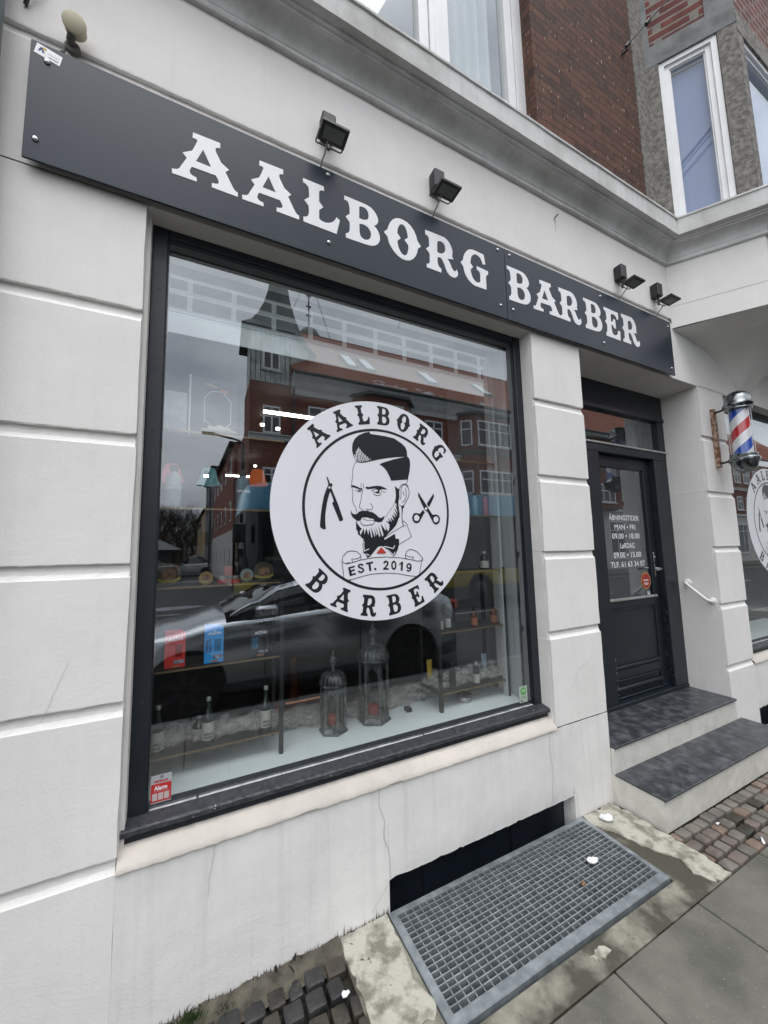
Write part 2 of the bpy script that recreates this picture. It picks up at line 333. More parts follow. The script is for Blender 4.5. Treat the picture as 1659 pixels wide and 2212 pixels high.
M['pipe'] = mat('grey_drainpipe', (0.16, 0.19, 0.20), (0.10, 0.12, 0.125), rough=0.4, metal=0.3)
M['snow'] = mat('snow', (0.85, 0.87, 0.90), (0.75, 0.78, 0.82), rough=0.7, bump=0.004, bscale=40)
M['leafgreen'] = mat('weed_green', (0.05, 0.09, 0.025), (0.035, 0.05, 0.02), rough=0.8)
M['leafbrown'] = mat('dead_leaf', (0.22, 0.12, 0.06), rough=0.8)
M['crack'] = mat('crack_grey', (0.50, 0.48, 0.46), (0.36, 0.35, 0.34), rough=0.95)  # grey of the open render in cracks and bay joint
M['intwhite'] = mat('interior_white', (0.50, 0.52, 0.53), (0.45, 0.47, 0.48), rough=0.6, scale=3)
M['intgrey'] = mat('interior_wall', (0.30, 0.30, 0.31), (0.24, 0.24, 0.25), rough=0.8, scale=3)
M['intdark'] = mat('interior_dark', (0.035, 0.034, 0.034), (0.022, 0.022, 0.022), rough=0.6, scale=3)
def fuzz():
    m, nt, b = newmat('cotton_fuzz'); L = nt.links; b.inputs['Base Color'].default_value = (0.50, 0.485, 0.48, 1); b.inputs['Roughness'].default_value = 1.0; b.inputs['Specular IOR Level'].default_value = 0.0
    lw = N(nt, 'ShaderNodeLayerWeight'); lw.inputs['Blend'].default_value = 0.5
    tc = N(nt, 'ShaderNodeTexCoord'); ns = N(nt, 'ShaderNodeTexNoise', Scale=70.0, Detail=5, Roughness=0.7); L.new(tc.outputs['Object'], ns.inputs['Vector'])
    mr = N(nt, 'ShaderNodeMapRange'); mr.inputs['From Min'].default_value = 0.10; mr.inputs['From Max'].default_value = 0.75; mr.inputs['To Min'].default_value = 0.60; mr.inputs['To Max'].default_value = 0.0
    L.new(lw.outputs['Facing'], mr.inputs['Value'])
    mu = N(nt, 'ShaderNodeMath', operation='MULTIPLY'); L.new(mr.outputs[0], mu.inputs[0]); r = N(nt, 'ShaderNodeMapRange'); r.inputs['From Min'].default_value = 0.35; r.inputs['From Max'].default_value = 0.65; L.new(ns.outputs['Fac'], r.inputs['Value']); L.new(r.outputs[0], mu.inputs[1])
    L.new(mu.outputs[0], b.inputs['Alpha']); return m
M['fuzz'] = fuzz()
M['display'] = mat('display_board', (0.82, 0.89, 0.90), (0.79, 0.86, 0.87), rough=0.35, scale=3)
M['cotton'] = mat('cotton_wool', (0.17, 0.162, 0.16), (0.09, 0.086, 0.085), rough=1.0, scale=12, bump=0.01, bscale=60)
M['tile'] = mat('orange_roof_tile', (0.34, 0.115, 0.065), (0.20, 0.075, 0.05), rough=0.75, scale=9)
M['zinc'] = mat('weathered_zinc', (0.66, 0.70, 0.66), (0.24, 0.28, 0.26), rough=0.5, metal=0.0, scale=2.2, rvar=0.12)
M['copper'] = mat('grey_green_copper', (0.085, 0.105, 0.097), (0.045, 0.058, 0.053), rough=0.6, scale=3)
M['carpaint'] = mat('silver_car_paint', (0.52, 0.54, 0.57), (0.50, 0.52, 0.55), rough=0.20, metal=0.85, coat=0.8, scale=2)
M['carblack'] = mat('black_car_paint', (0.012, 0.012, 0.014), rough=0.25, coat=0.8)
M['carwhite'] = mat('white_car_paint', (0.60, 0.61, 0.62), rough=0.3, coat=0.8)
M['carglass'] = mat('car_glass', (0.012, 0.015, 0.018), rough=0.05, spec=1.0)
M['tyre'] = mat('tyre_rubber', (0.018, 0.018, 0.018), rough=0.8)
M['rim'] = mat('dark_alloy', (0.10, 0.10, 0.11), rough=0.35, metal=0.8)
M['busblue'] = mat('bus_blue', (0.09, 0.32, 0.48), (0.08, 0.28, 0.42), rough=0.3, coat=0.5)
M['busyellow'] = mat('bus_yellow', (0.42, 0.34, 0.05), rough=0.35, coat=0.4)
M['busgrey'] = mat('bus_grey', (0.10, 0.105, 0.10), rough=0.4)
M['busglass'] = mat('bus_glass', (0.012, 0.014, 0.016), rough=0.06, spec=0.8)
M['whitestone'] = plaster('far_white_render', (0.62, 0.61, 0.58), (0.50, 0.49, 0.46))
M['yellowwall'] = mat('yellow_render', (0.58, 0.42, 0.20), (0.48, 0.34, 0.15), rough=0.9)
M['darkwall'] = mat('dark_slate_wall', (0.05, 0.055, 0.06), rough=0.7)
M['farbrick'] = brick('street_brick', (0.30, 0.10, 0.065), (0.20, 0.07, 0.05), (0.30, 0.26, 0.22), w=0.24, h=0.075, mort=0.010, bump=0.002)
M['winglass'] = mat('far_window_pane', (0.03, 0.035, 0.04), rough=0.06, spec=0.8)
M['bark'] = mat('winter_bark', (0.055, 0.045, 0.036), (0.03, 0.025, 0.02), rough=0.9)
M['hill'] = mat('winter_slope', (0.05, 0.045, 0.032), (0.03, 0.028, 0.02), rough=0.95, scale=0.3)
M['panel'] = emit('added_glow_panel', (0.86, 0.93, 0.97), 0.15); M['panel2'] = emit('added_glow_rail', (0.86, 0.93, 0.97), 0.06); M['panel3'] = mat('frosted_backing', (0.30, 0.32, 0.34), rough=0.8)  # emission added so that the white ceiling band and rails read brighter
M['led'] = emit('led_tube', (1.0, 0.97, 0.92), 4)
M['bulb'] = emit('lamp_bulb', (1.0, 0.93, 0.85), 9)
M['orangebulb'] = emit('street_light_glow', (1.0, 0.42, 0.08), 30)
GLYPHS = {"A":[[69,216,171,219,172,195,162,193,155,187,154,179,157,168,177,130,208,111,194,95,218,49,228,32,236,24,244,22,244,2,144,2,144,22,158,24,167,29,170,35,167,47,158,62,69,60,63,45,62,36,64,29,71,23,78,21,88,20,88,2,1,0,0,20,9,22,19,26,26,34,31,47,50,90,35,108,68,132,75,150,84,178,86,185,84,190,78,192,68,191],[108,156,83,92,140,92]],"L":[[0,220,99,221,101,198,90,197,83,193,77,185,76,173,76,133,96,112,76,89,76,45,87,39,103,37,120,41,136,50,149,63,156,75,162,87,178,77,161,0,2,2,2,26,12,29,21,36,26,49,28,64,26,91,6,112,29,135,28,160,27,177,24,187,18,193,10,197,0,199]],"B":[[0,220,99,220,120,219,139,215,157,205,172,188,180,170,181,154,176,139,168,129,156,121,169,113,181,97,188,79,189,60,185,43,175,27,161,15,146,8,126,4,104,2,6,0,6,22,14,26,22,35,26,46,27,64,26,89,6,112,27,133,27,156,26,171,23,186,17,195,10,198,0,198],[78,191,80,195,92,199,107,199,119,193,127,180,129,164,127,152,122,141,112,135,97,130,77,131],[77,100,94,105,109,105,123,99,134,88,140,75,140,62,136,47,127,35,116,28,103,26,90,30,81,40,78,55]],"O":[[21,134,26,153,37,178,52,199,71,214,93,222,116,222,140,217,160,205,179,185,192,160,200,132,220,110,200,88,195,65,185,41,168,19,149,4,126,-3,102,-3,77,6,57,20,39,41,26,62,20,90,0,110],[77,133,97,111,76,88,79,69,85,49,94,33,104,24,115,21,124,25,132,34,138,51,142,71,142,88,120,111,141,131,138,153,134,169,127,185,117,193,106,194,95,188,87,176,80,157]],"R":[[0,219,110,222,125,221,141,215,157,202,169,185,177,162,177,143,173,124,182,110,139,98,150,89,159,74,166,58,176,43,186,38,194,43,202,55,208,42,210,31,206,18,197,7,184,0,167,-1,151,4,136,17,127,33,120,54,111,71,102,84,91,90,78,87,74,81,73,62,75,44,82,32,90,26,97,24,96,1,2,2,2,22,12,25,19,32,23,41,23,60,23,89,2,110,23,132,22,152,22,174,18,185,12,191,0,192],[75,170,79,179,87,185,98,188,111,187,122,180,128,168,129,154,126,139,117,125,103,116,89,113,74,116]],"G":[[19,131,23,152,34,177,48,196,64,210,81,217,98,220,173,217,184,158,165,152,162,155,158,169,148,185,134,194,118,198,102,194,90,184,80,170,75,153,71,130,90,110,71,89,72,74,78,55,86,39,98,28,112,23,125,25,133,29,139,37,140,50,141,80,139,90,132,99,125,102,116,104,117,126,201,120,201,99,193,95,187,87,183,75,183,-1,101,-3,84,1,66,9,48,23,35,39,25,59,19,89,0,111]],"E":[[1,215,167,212,164,163,158,158,147,156,140,172,126,183,110,187,92,186,81,179,76,168,74,128,79,122,88,123,96,128,101,137,106,150,126,148,128,79,105,80,97,93,89,98,75,95,76,69,79,44,86,31,98,24,113,26,131,31,141,43,148,59,151,71,176,70,171,-2,9,-1,8,24,17,26,22,36,25,52,26,87,6,109,25,129,24,165,22,178,15,189,0,194]]}
LOGO = [[1,0,[-67,397,-60,386,25,384,79,378,97,369,123,356,145,339,155,318,157,285,167,279,172,268,174,243,169,205,156,160,55,147,46,169,32,194,17,212,4,221,-11,229,4,238,31,248,73,263,129,279,145,284,94,277,42,268,-9,256,-58,242,-97,231,-123,228,-138,232,-151,247,-158,263,-163,286,-163,307,-159,328,-148,350,-127,371,-94,388]],[2,5.5,[-150,268,-148,255,-144,243]],[2,4.0,[-141,287,-141,264,-137,236]],[2,4.3,[-134,298,-133,271,-126,233]],[2,4.3,[-128,306,-125,272,-119,233]],[2,4.6,[-121,298,-116,270,-108,235]],[2,4.0,[-111,287,-106,265,-98,236]],[2,4.0,[-102,278,-96,260,-88,239]],[2,4.4,[-93,271,-87,256,-78,241]],[2,3.8,[-81,264,-76,252,-70,244]],[2,2.5,[-66,256,-60,248]],[1,2.4,[-141,233,-153,216,-161,193,-162,159,-167,130,-170,106,-164,84,-163,63,-165,34,-160,17,-148,-2,-144,-15,-142,-32]],[1,0,[-170,109,-156,111,-148,106,-136,104,-126,98,-114,97,-109,89,-125,92,-140,95,-156,99,-167,100]],[1,2.4,[-113,95,-110,86,-111,75,-117,60,-120,30,-130,4,-123,-6,-108,-16,-97,-20]],[1,2.1,[-117,124,-119,109,-116,97]],[1,2.8,[-106,124,-106,113,-102,100]],[1,1.5,[-153,84,-142,85,-133,90]],[1,1.8,[-144,82,-130,79,-114,79]],[1,0,[-135,90,-125,90,-121,84,-124,78,-131,79,-134,84]],[2,0,[-132,87,-128,88,-127,85,-129,83,-132,84]],[1,2.1,[-125,89,-114,86,-112,83]],[1,0,[-93,107,-71,106,-55,111,-28,115,-5,114,14,108,33,99,8,99,-6,98,-14,93,-16,81,-23,75,-33,76,-37,87,-34,99,-45,100,-61,97,-77,95,-87,95,-92,100]],[1,1.9,[-60,90,-48,93,-35,96]],[1,2.5,[-57,90,-45,81,-29,76,-13,78,-3,83]],[1,2.8,[-49,73,-36,65,-20,65,-5,71]],[1,1.9,[-11,98,1,89,14,84,24,84]],[2,0,[-24,90,-25,87,-28,85,-31,84,-34,85,-36,87,-37,90,-35,93,-33,95,-29,95,-26,94,-25,92]],[1,2.8,[-69,23,-59,14,-56,0,-60,-8,-69,-13,-79,-8,-89,-9,-95,-15]],[1,0,[75,121,87,111,103,102,101,82,102,61,96,42,95,24,97,-1,101,-22,99,-46,93,-53,87,-68,77,-89,56,-110,28,-134,11,-152,5,-158,11,-163,41,-147,69,-133,73,-158,81,-159,93,-159,93,-185,85,-212,72,-236,59,-250,10,-204,-5,-195,-29,-198,-45,-215,-62,-233,-78,-249,-90,-253,-98,-233,-111,-227,-113,-203,-114,-183,-108,-158,-117,-155,-127,-141,-136,-138,-142,-114,-147,-114,-148,-86,-145,-68,-142,-80,-133,-91,-124,-103,-116,-105,-129,-123,-125,-137,-123,-137,-106,-104,-104,-138,-92,-104,-82,-140,-77,-105,-65,-151,-60,-151,-67,-98,-47,-149,-44,-144,-51,-98,-37,-141,-32,-134,-42,-92,-21,-150,-15,-143,-27,-87,-3,-149,3,-137,-12,-81,15,-116,20,-107,8,-78,30,-122,38,-101,38,-83,19,-67,40,-71,30,-51,55,-73,44,-46,67,-65,53,-32,78,-50,62,-18,87,-41,67,6,90,-25,76,21,88,8,82,26,73,34,79,53,81,75,79,99]],[1,1.9,[74,33,68,23,62,9,54,4,52,-5,43,-8,38,-21,31,-24,26,-36,19,-43,11,-49]],[1,0,[-172,-15,-170,-29,-158,-36,-141,-34,-132,-22,-114,-17,-99,-19,-83,-15,-70,-22,-56,-23,-38,-34,-21,-49,-8,-51,4,-45,10,-38,8,-54,-3,-69,-16,-74,-29,-73,-49,-68,-68,-56,-87,-50,-115,-51,-120,-62,-131,-69,-143,-67,-164,-52,-172,-40,-175,-26]],[2,0,[-114,-51,-102,-53,-87,-51,-68,-56,-52,-58,-47,-70,-55,-85,-71,-87,-87,-90,-106,-89,-119,-82,-123,-68]],[3,2.4,[-123,-68,-122,-80,-115,-87,-97,-90,-81,-89,-68,-86,-55,-85,-47,-71,-49,-67]],[3,2.4,[-113,-52,-106,-61,-87,-65,-68,-64,-50,-65]],[1,1.8,[-145,-67,-147,-80,-147,-91]],[1,3.0,[156,160,152,147,146,134]],[1,2.7,[103,47,111,58,111,86,115,111,124,127,139,132,150,122,150,112]],[1,3.3,[103,98,107,116,119,131,139,135,153,127,161,107,162,82,154,60,139,34,125,17,112,13,100,21]],[1,3.3,[140,112,144,90,143,69,136,47,122,36,116,35]],[1,3.3,[119,92,127,86,130,71]],[1,0,[113,13,129,17,128,6,121,3,119,-15,116,-40,118,-67,122,-89,118,-91,113,-64,112,-40,113,-13]],[1,3.0,[119,-64,136,-73,146,-87,147,-97,170,-148,91,-189]],[1,2.9,[135,-88,118,-93,83,-110,48,-128,8,-153]],[2,4.3,[-107,-170,-108,-201,-106,-220]],[2,4.3,[-106,-219,-80,-208]],[2,4.5,[6,-197,28,-202,58,-209,66,-193]],[2,4.0,[20,-212,58,-242,68,-226]],[2,4.3,[-93,-232,-86,-240,-79,-237]],[4,0,[-12,-201,15,-228,15,-232,-39,-232,-38,-227]],[1,3.3,[-206,-278,-183,-276,-124,-262,-59,-253,13,-251,93,-257,168,-270,196,-277,217,-279,227,-274,236,-265]],[1,3.3,[-207,-359,-188,-358,-135,-346,-71,-334,11,-332,91,-340,151,-353,184,-357,207,-357,219,-347]],[1,3.4,[236,-265,225,-289,217,-320,212,-347,204,-355]],[1,2.9,[-217,-352,-217,-323,-224,-267,-206,-277,-183,-272]],[1,3.0,[-224,-267,-219,-242,-196,-220,-172,-216,-144,-221,-126,-238,-125,-263]],[1,3.0,[-126,-245,-141,-255,-174,-257,-166,-273]],[1,2.9,[-217,-354,-197,-358,-180,-354]],[1,3.4,[137,-265,129,-262,128,-243,136,-226,153,-216,170,-216,195,-225,217,-242,228,-257,236,-267]],[1,3.1,[128,-244,149,-254,178,-256,172,-270]],[1,0,[-193,-296,-159,-288,-157,-295,-182,-302,-179,-310,-159,-305,-157,-312,-176,-318,-173,-328,-154,-323,-152,-331,-184,-339]],[1,8.0,[-113,-290,-122,-283,-134,-285,-139,-292,-132,-299,-116,-304,-111,-313,-118,-321,-131,-322,-140,-315]],[1,0,[-98,-277,-59,-271,-59,-281,-73,-282,-69,-317,-80,-319,-85,-284,-97,-286]],[1,0,[-54,-305,-43,-303,-41,-314,-52,-316]],[1,8.4,[2,-284,5,-276,14,-273,24,-278,24,-287,16,-297,3,-310]],[1,0,[-4,-315,-2,-306,28,-308,28,-316]],[1,8.5,[70,-295,69,-302,66,-309,62,-313,58,-314,54,-312,50,-308,48,-302,47,-294,48,-287,51,-281,55,-277,59,-275,63,-277,67,-281,69,-288,70,-295]],[1,0,[103,-278,114,-279,109,-324,98,-323,101,-291,90,-296,91,-288,99,-284]],[1,8.2,[160,-302,158,-307,155,-311,150,-313,145,-313,140,-311,137,-307,136,-302,138,-297,141,-293,146,-291,151,-291,155,-293,159,-297,160,-302]],[1,8.3,[160,-302,160,-313,154,-325,143,-328,135,-322]],[1,0,[-299,143,-296,144,-293,143,-280,110,-276,113,-271,113,-268,110,-270,101,-275,91,-265,68,-241,12,-216,-60,-216,-65,-223,-70,-233,-72,-236,-67,-271,16,-268,20,-263,22,-268,43,-280,73,-288,51,-297,17,-303,-20,-306,-50,-306,-77,-304,-109,-308,-111,-317,-110,-326,-106,-332,-99,-332,-84,-328,-42,-321,9,-312,48,-302,78,-289,106]],[2,0,[-279,92,-280,90,-281,88,-283,86,-286,86,-288,87,-289,89,-290,92,-289,94,-287,96,-285,97,-282,97,-280,96,-279,94]],[1,0,[220,95,237,69,276,16,304,-25,310,-28,330,-25,345,-30,354,-42,356,-54,351,-68,341,-78,329,-81,318,-79,307,-69,297,-50,275,-12,264,-7,257,-2,241,27,221,69,218,81]],[2,0,[274,5,273,2,271,-1,267,-2,264,-2,261,-1,259,2,258,6,260,9,262,12,266,13,269,12,272,11,274,8]],[2,0,[345,-53,344,-58,341,-63,337,-66,332,-69,327,-70,322,-69,317,-66,314,-62,312,-57,312,-52,313,-47,316,-42,320,-39,325,-37,331,-36,336,-38,340,-41,343,-45,345,-50]],[1,0,[319,92,321,74,313,58,287,15,277,23,273,33,290,56]],[1,0,[247,-1,252,-11,258,-16,252,-23,232,-52,223,-67,214,-74,202,-76,190,-73,180,-63,176,-48,180,-34,188,-23,202,-20,215,-22,227,-24,233,-16]],[2,0,[221,-47,220,-52,217,-57,213,-61,208,-63,203,-64,198,-63,193,-61,190,-57,188,-52,188,-46,189,-41,192,-36,196,-33,201,-31,206,-30,211,-32,216,-35,219,-39,221,-44]]]

# ------------------------------------------------------------------ the shop building
XL, XR = -0.206, 1.86            # shop window opening
DX = 4.503                        # second window is the first one moved along the facade
JZ = [0.53, 1.02, 1.485, 1.953, 2.437]
shop = thing('shop_building', 'white rendered shopfront with rusticated piers and dark brick upper storey', 'building', (0, 0, 0))

def pier_mesh(x0, x1, z0, z1, joints, y=0.0, back=0.25, seed=1, ends=True):
    """rendered pier: blocks parted by joints that are undercut above and bevelled below"""
    rnd = random.Random(seed)
    pr = [(z0, y)]
    for j in joints:
        pr += [(j-0.027, y), (j-0.023, y+0.0035), (j-0.010, y+0.011), (j+0.012, y+0.015), (j+0.0205, y+0.017), (j+0.0212, y+0.0012), (j+0.025, y)]
    pr += [(z1, y)]
    # densify flat parts
    P = [pr[0]]
    for a, b in zip(pr, pr[1:]):
        n = max(1, int((b[0]-a[0])/0.09))
        for k in range(1, n+1): P.append((a[0]+(b[0]-a[0])*k/n, a[1]+(b[1]-a[1])*k/n))
    nx = max(2, int((x1-x0)/0.022)); m = MB()
    W = {}
    for i in range(nx+1):
        for k, (z, yy) in enumerate(P):
            e = (i in (0, nx))
            dz = rnd.gauss(0, 0.0009) if (0 < k < len(P)-1 and abs(yy-y) > 1e-6) else 0
            dy = rnd.gauss(0, 0.0004) if abs(yy-y) > 1e-6 else 0
            x = x0+(x1-x0)*i/nx
            if e: x += (rnd.gauss(0, 0.0012) + (0.0022 if i == 0 else -0.0022)*(1 if yy > y+0.001 else 0))
            W[i, k] = len(m.v); m.v.append((x, yy+dy, z+dz))
    K = len(P)
    for i in range(nx):
        for k in range(K-1): m.f.append([W[i, k], W[i+1, k], W[i+1, k+1], W[i, k+1]]); m.m.append(0)
    for i, sgn in ((0, 1), (nx, -1)):
        o = len(m.v)
        for k, (z, yy) in enumerate(P):
            v = m.v[W[i, k]]; m.v.append((v[0], y+back, v[2]))
        for k in range(K-1):
            f = [W[i, k], W[i, k+1], o+k+1, o+k]; m.f.append(f if sgn > 0 else f[::-1]); m.m.append(0)
    return m
def wob_plane(x0, x1, z0, z1, y, amp=0.0012, step=0.06, seed=3, cut=None):
    rnd = random.Random(seed); nx = max(1, int((x1-x0)/step)); nz = max(1, int((z1-z0)/step)); m = MB()
    V = {}
    for i in range(nx+1):
        for k in range(nz+1):
            V[i, k] = len(m.v); m.v.append((x0+(x1-x0)*i/nx, y+rnd.gauss(0, amp), z0+(z1-z0)*k/nz))
    for i in range(nx):
        for k in range(nz): m.f.append([V[i, k], V[i+1, k], V[i+1, k+1], V[i, k+1]]); m.m.append(0)
    return m

pier_mesh(-1.9, XL, -0.3, 2.9, JZ, seed=1).build('wall_pier', M['plaster'], shop)
pier_mesh(XR, 2.315, 0.512, 2.9, JZ[1:], back=0.45, seed=2).build('wall_pier', M['plaster'], shop)
pier_mesh(3.857, 4.297, -0.3, 2.9, JZ, back=0.45, seed=4).build('wall_pier', M['plaster'], shop)
pier_mesh(6.36, 9.5, -0.3, 2.9, JZ, seed=5).build('wall_pier', M['plaster'], shop)
# band above the openings, with the joint just over the sign
m = MB(); bj = [3.415]
band = pier_mesh(-1.9, 9.5, 2.895, 3.905, [3.41], back=0.30, seed=6)
band.box(-1.9, 9.5, 0.0015, 0.30, 2.893, 2.8945)
band.build('lintel_band', M['plaster'], shop)
# wall cores behind (close the openings' sides and the room)
for a in ((-1.9, XL-0.003, 0.02, 0.34, -0.3, 2.89), (XR+0.003, 2.312, 0.02, 0.46, 0.5, 2.89), (3.86, 4.294, 0.02, 0.46, -0.3, 2.89), (6.363, 9.5, 0.02, 0.34, -0.3, 2.89)):
    MB().box(*a).build('wall_core', M['reveal'], shop)


for a in ((XL-0.006, XL+0.0135, 0.045, 0.11, 0.50, 2.8925), (XL-0.006, XL+0.0008, 0.0215, 0.0449, 0.50, 2.8925), (XR-0.0008, XR+0.006, 0.0215, 0.10, 0.50, 2.8925), (3.8555, 3.862, 0.0215, 0.30, 0.0, 2.8925), (2.309, 2.3165, 0.0215, 0.30, 0.0, 2.8925), (XL+DX-0.006, XL+DX+0.0135, 0.0215, 0.11, 0.50, 2.8925), (XR+DX-0.0008, XR+DX+0.006, 0.0215, 0.10, 0.50, 2.8925)):
    MB().box(*a).build('opening_reveal', M['plaster'], shop)
# plinth under window 1 with the cellar opening and chipped edge
CX0, CX1, CZ = 0.782, 1.985, 0.116
rnd = random.Random(11)
def plinth(x0, x1, cx0, cx1, cz, z1, seed):
    rnd = random.Random(seed); m = MB(); n = int((x1-x0)/0.018)
    xs = [x0+(x1-x0)*i/n for i in range(n+1)]
    chips = [(cx0+0.05, 0.04, 0.006), (cx0+0.27, 0.020, 0.004), (cx0+0.38, 0.014, 0.006), (cx0+0.66, 0.012, 0.004), (cx0+0.76, 0.014, 0.006)]
    def low(x):
        if x < cx0 or x > cx1: return -0.28
        v = cz+rnd.gauss(0, 0.0007)
        for c, w, h in chips:
            if abs(x-c) < w: v += h*(1-(abs(x-c)/w)**2)
        return v
    col = []
    for x in xs:
        zl = low(x); c = []
        zs = [zl+(z1-zl)*k/8 for k in range(9)]
        for k, z in enumerate(zs): c.append(len(m.v)); m.v.append((x, rnd.gauss(0, 0.0009)+(0.004 if k == 0 and zl > 0 else 0), z))
        col.append((c, zl))
    for i in range(n):
        (a, za), (b, zb) = col[i], col[i+1]
        if (za > 0) != (zb > 0):
            # vertical side of the opening
            xx = xs[i+1] if za < 0 else xs[i]
            if za < 0:
                m.add([(xs[i], 0, -0.28), (xx, 0, -0.28), (xx, 0, z1), (xs[i], 0, z1)], [(0, 1, 2, 3)])
            else:
                m.add([(xs[i], 0, -0.28), (xs[i+1], 0, -0.28), (xs[i+1], 0, z1), (xs[i], 0, z1)], [(0, 1, 2, 3)])
            m.add([(xx, 0, -0.28), (xx, 0.08, -0.28), (xx, 0.08, cz+0.01), (xx, 0, cz+0.01)], [(0, 1, 2, 3)])
            continue
        for k in range(8): m.f.append([a[k], b[k], b[k+1], a[k+1]]); m.m.append(0)
        if za > 0: m.add([(xs[i], 0.004, za), (xs[i+1], 0.004, zb), (xs[i+1], 0.08, cz+0.008), (xs[i], 0.08, cz+0.008)], [(0, 1, 2, 3)])
    return m
plinth(XL, 2.315, CX0, CX1, CZ, 0.507, 21).build('plinth', M['plinth'], shop, smooth=True, auto=25)
plinth(XL+DX, XR+DX, 4.11, 5.5, 0.138, 0.507, 22).build('plinth', M['plinth'], shop, smooth=True, auto=25)
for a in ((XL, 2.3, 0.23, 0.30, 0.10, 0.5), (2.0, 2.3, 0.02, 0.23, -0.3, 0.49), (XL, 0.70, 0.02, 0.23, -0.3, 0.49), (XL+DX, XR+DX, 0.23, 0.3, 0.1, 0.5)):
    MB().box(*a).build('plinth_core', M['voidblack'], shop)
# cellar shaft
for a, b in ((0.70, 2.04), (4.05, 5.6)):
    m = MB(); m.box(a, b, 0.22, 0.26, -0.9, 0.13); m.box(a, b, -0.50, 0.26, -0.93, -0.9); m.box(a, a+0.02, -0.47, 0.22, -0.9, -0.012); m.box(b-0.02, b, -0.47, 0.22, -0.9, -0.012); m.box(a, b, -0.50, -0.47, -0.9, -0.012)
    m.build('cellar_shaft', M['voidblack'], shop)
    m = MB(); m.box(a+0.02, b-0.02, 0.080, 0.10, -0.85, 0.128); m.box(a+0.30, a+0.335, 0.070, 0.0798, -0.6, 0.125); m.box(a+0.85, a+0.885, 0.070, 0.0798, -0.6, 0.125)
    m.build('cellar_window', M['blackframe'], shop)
# cracks in the plinth (0.5 mm proud, the colour of open render)
def crack(pts, w=0.0022, seed=0, name='crack'):
    rnd = random.Random(seed); q = []
    for (a, b), (c, d) in zip(pts, pts[1:]):
        n = max(2, int(hypot(c-a, d-b)/0.012))
        for k in range(n): q.append((a+(c-a)*k/n+rnd.gauss(0, 0.0013), b+(d-b)*k/n+rnd.gauss(0, 0.001)))
    q.append(pts[-1])
    m = MB(); m.ribbon(q, w, -0.0030); m.build(name, M['crack'], shop)
crack([(0.745, 0.50), (0.74, 0.44), (0.765, 0.36), (0.76, 0.30), (0.785, 0.23), (0.79, 0.13)], seed=1)
crack([(1.80, 0.50), (1.795, 0.40), (1.81, 0.30), (1.80, 0.20), (1.80, 0.13)], seed=2)
crack([(0.09, 0.50), (0.075, 0.40), (0.07, 0.33)], 0.0014, seed=3)
crack([(0.785, 0.12), (0.74, 0.07), (0.70, 0.03)], 0.0014, seed=4)
crack([(-0.42, 1.02), (-0.38, 1.14), (-0.36, 1.20)], 0.0010, seed=5)
crack([(2.02, 0.70), (2.08, 0.80), (2.16, 0.82), (2.2, 0.86)], 0.0014, seed=6)

# sloping plaster sill under the shop windows
def psill(dx):
    m = MB(); rnd = random.Random(31); n = 90
    pr = [(0.085, 0.558), (0.056, 0.557), (0.025, 0.545), (0.000, 0.521), (-0.008, 0.512), (-0.009, 0.503), (0.001, 0.499)]
    for i in range(n+1):
        x = XL+dx+(XR-XL)*i/n
        for k, (y, z) in enumerate(pr): m.v.append((x, y+rnd.gauss(0, 0.0008), z+rnd.gauss(0, 0.001)))
    K = len(pr)
    for i in range(n):
        for k in range(K-1): m.f.append([i*K+k, i*K+k+1, (i+1)*K+k+1, (i+1)*K+k]); m.m.append(0)
    m.build('plaster_sill', M['sillplaster'], shop, smooth=True, auto=60)
psill(0); psill(DX)

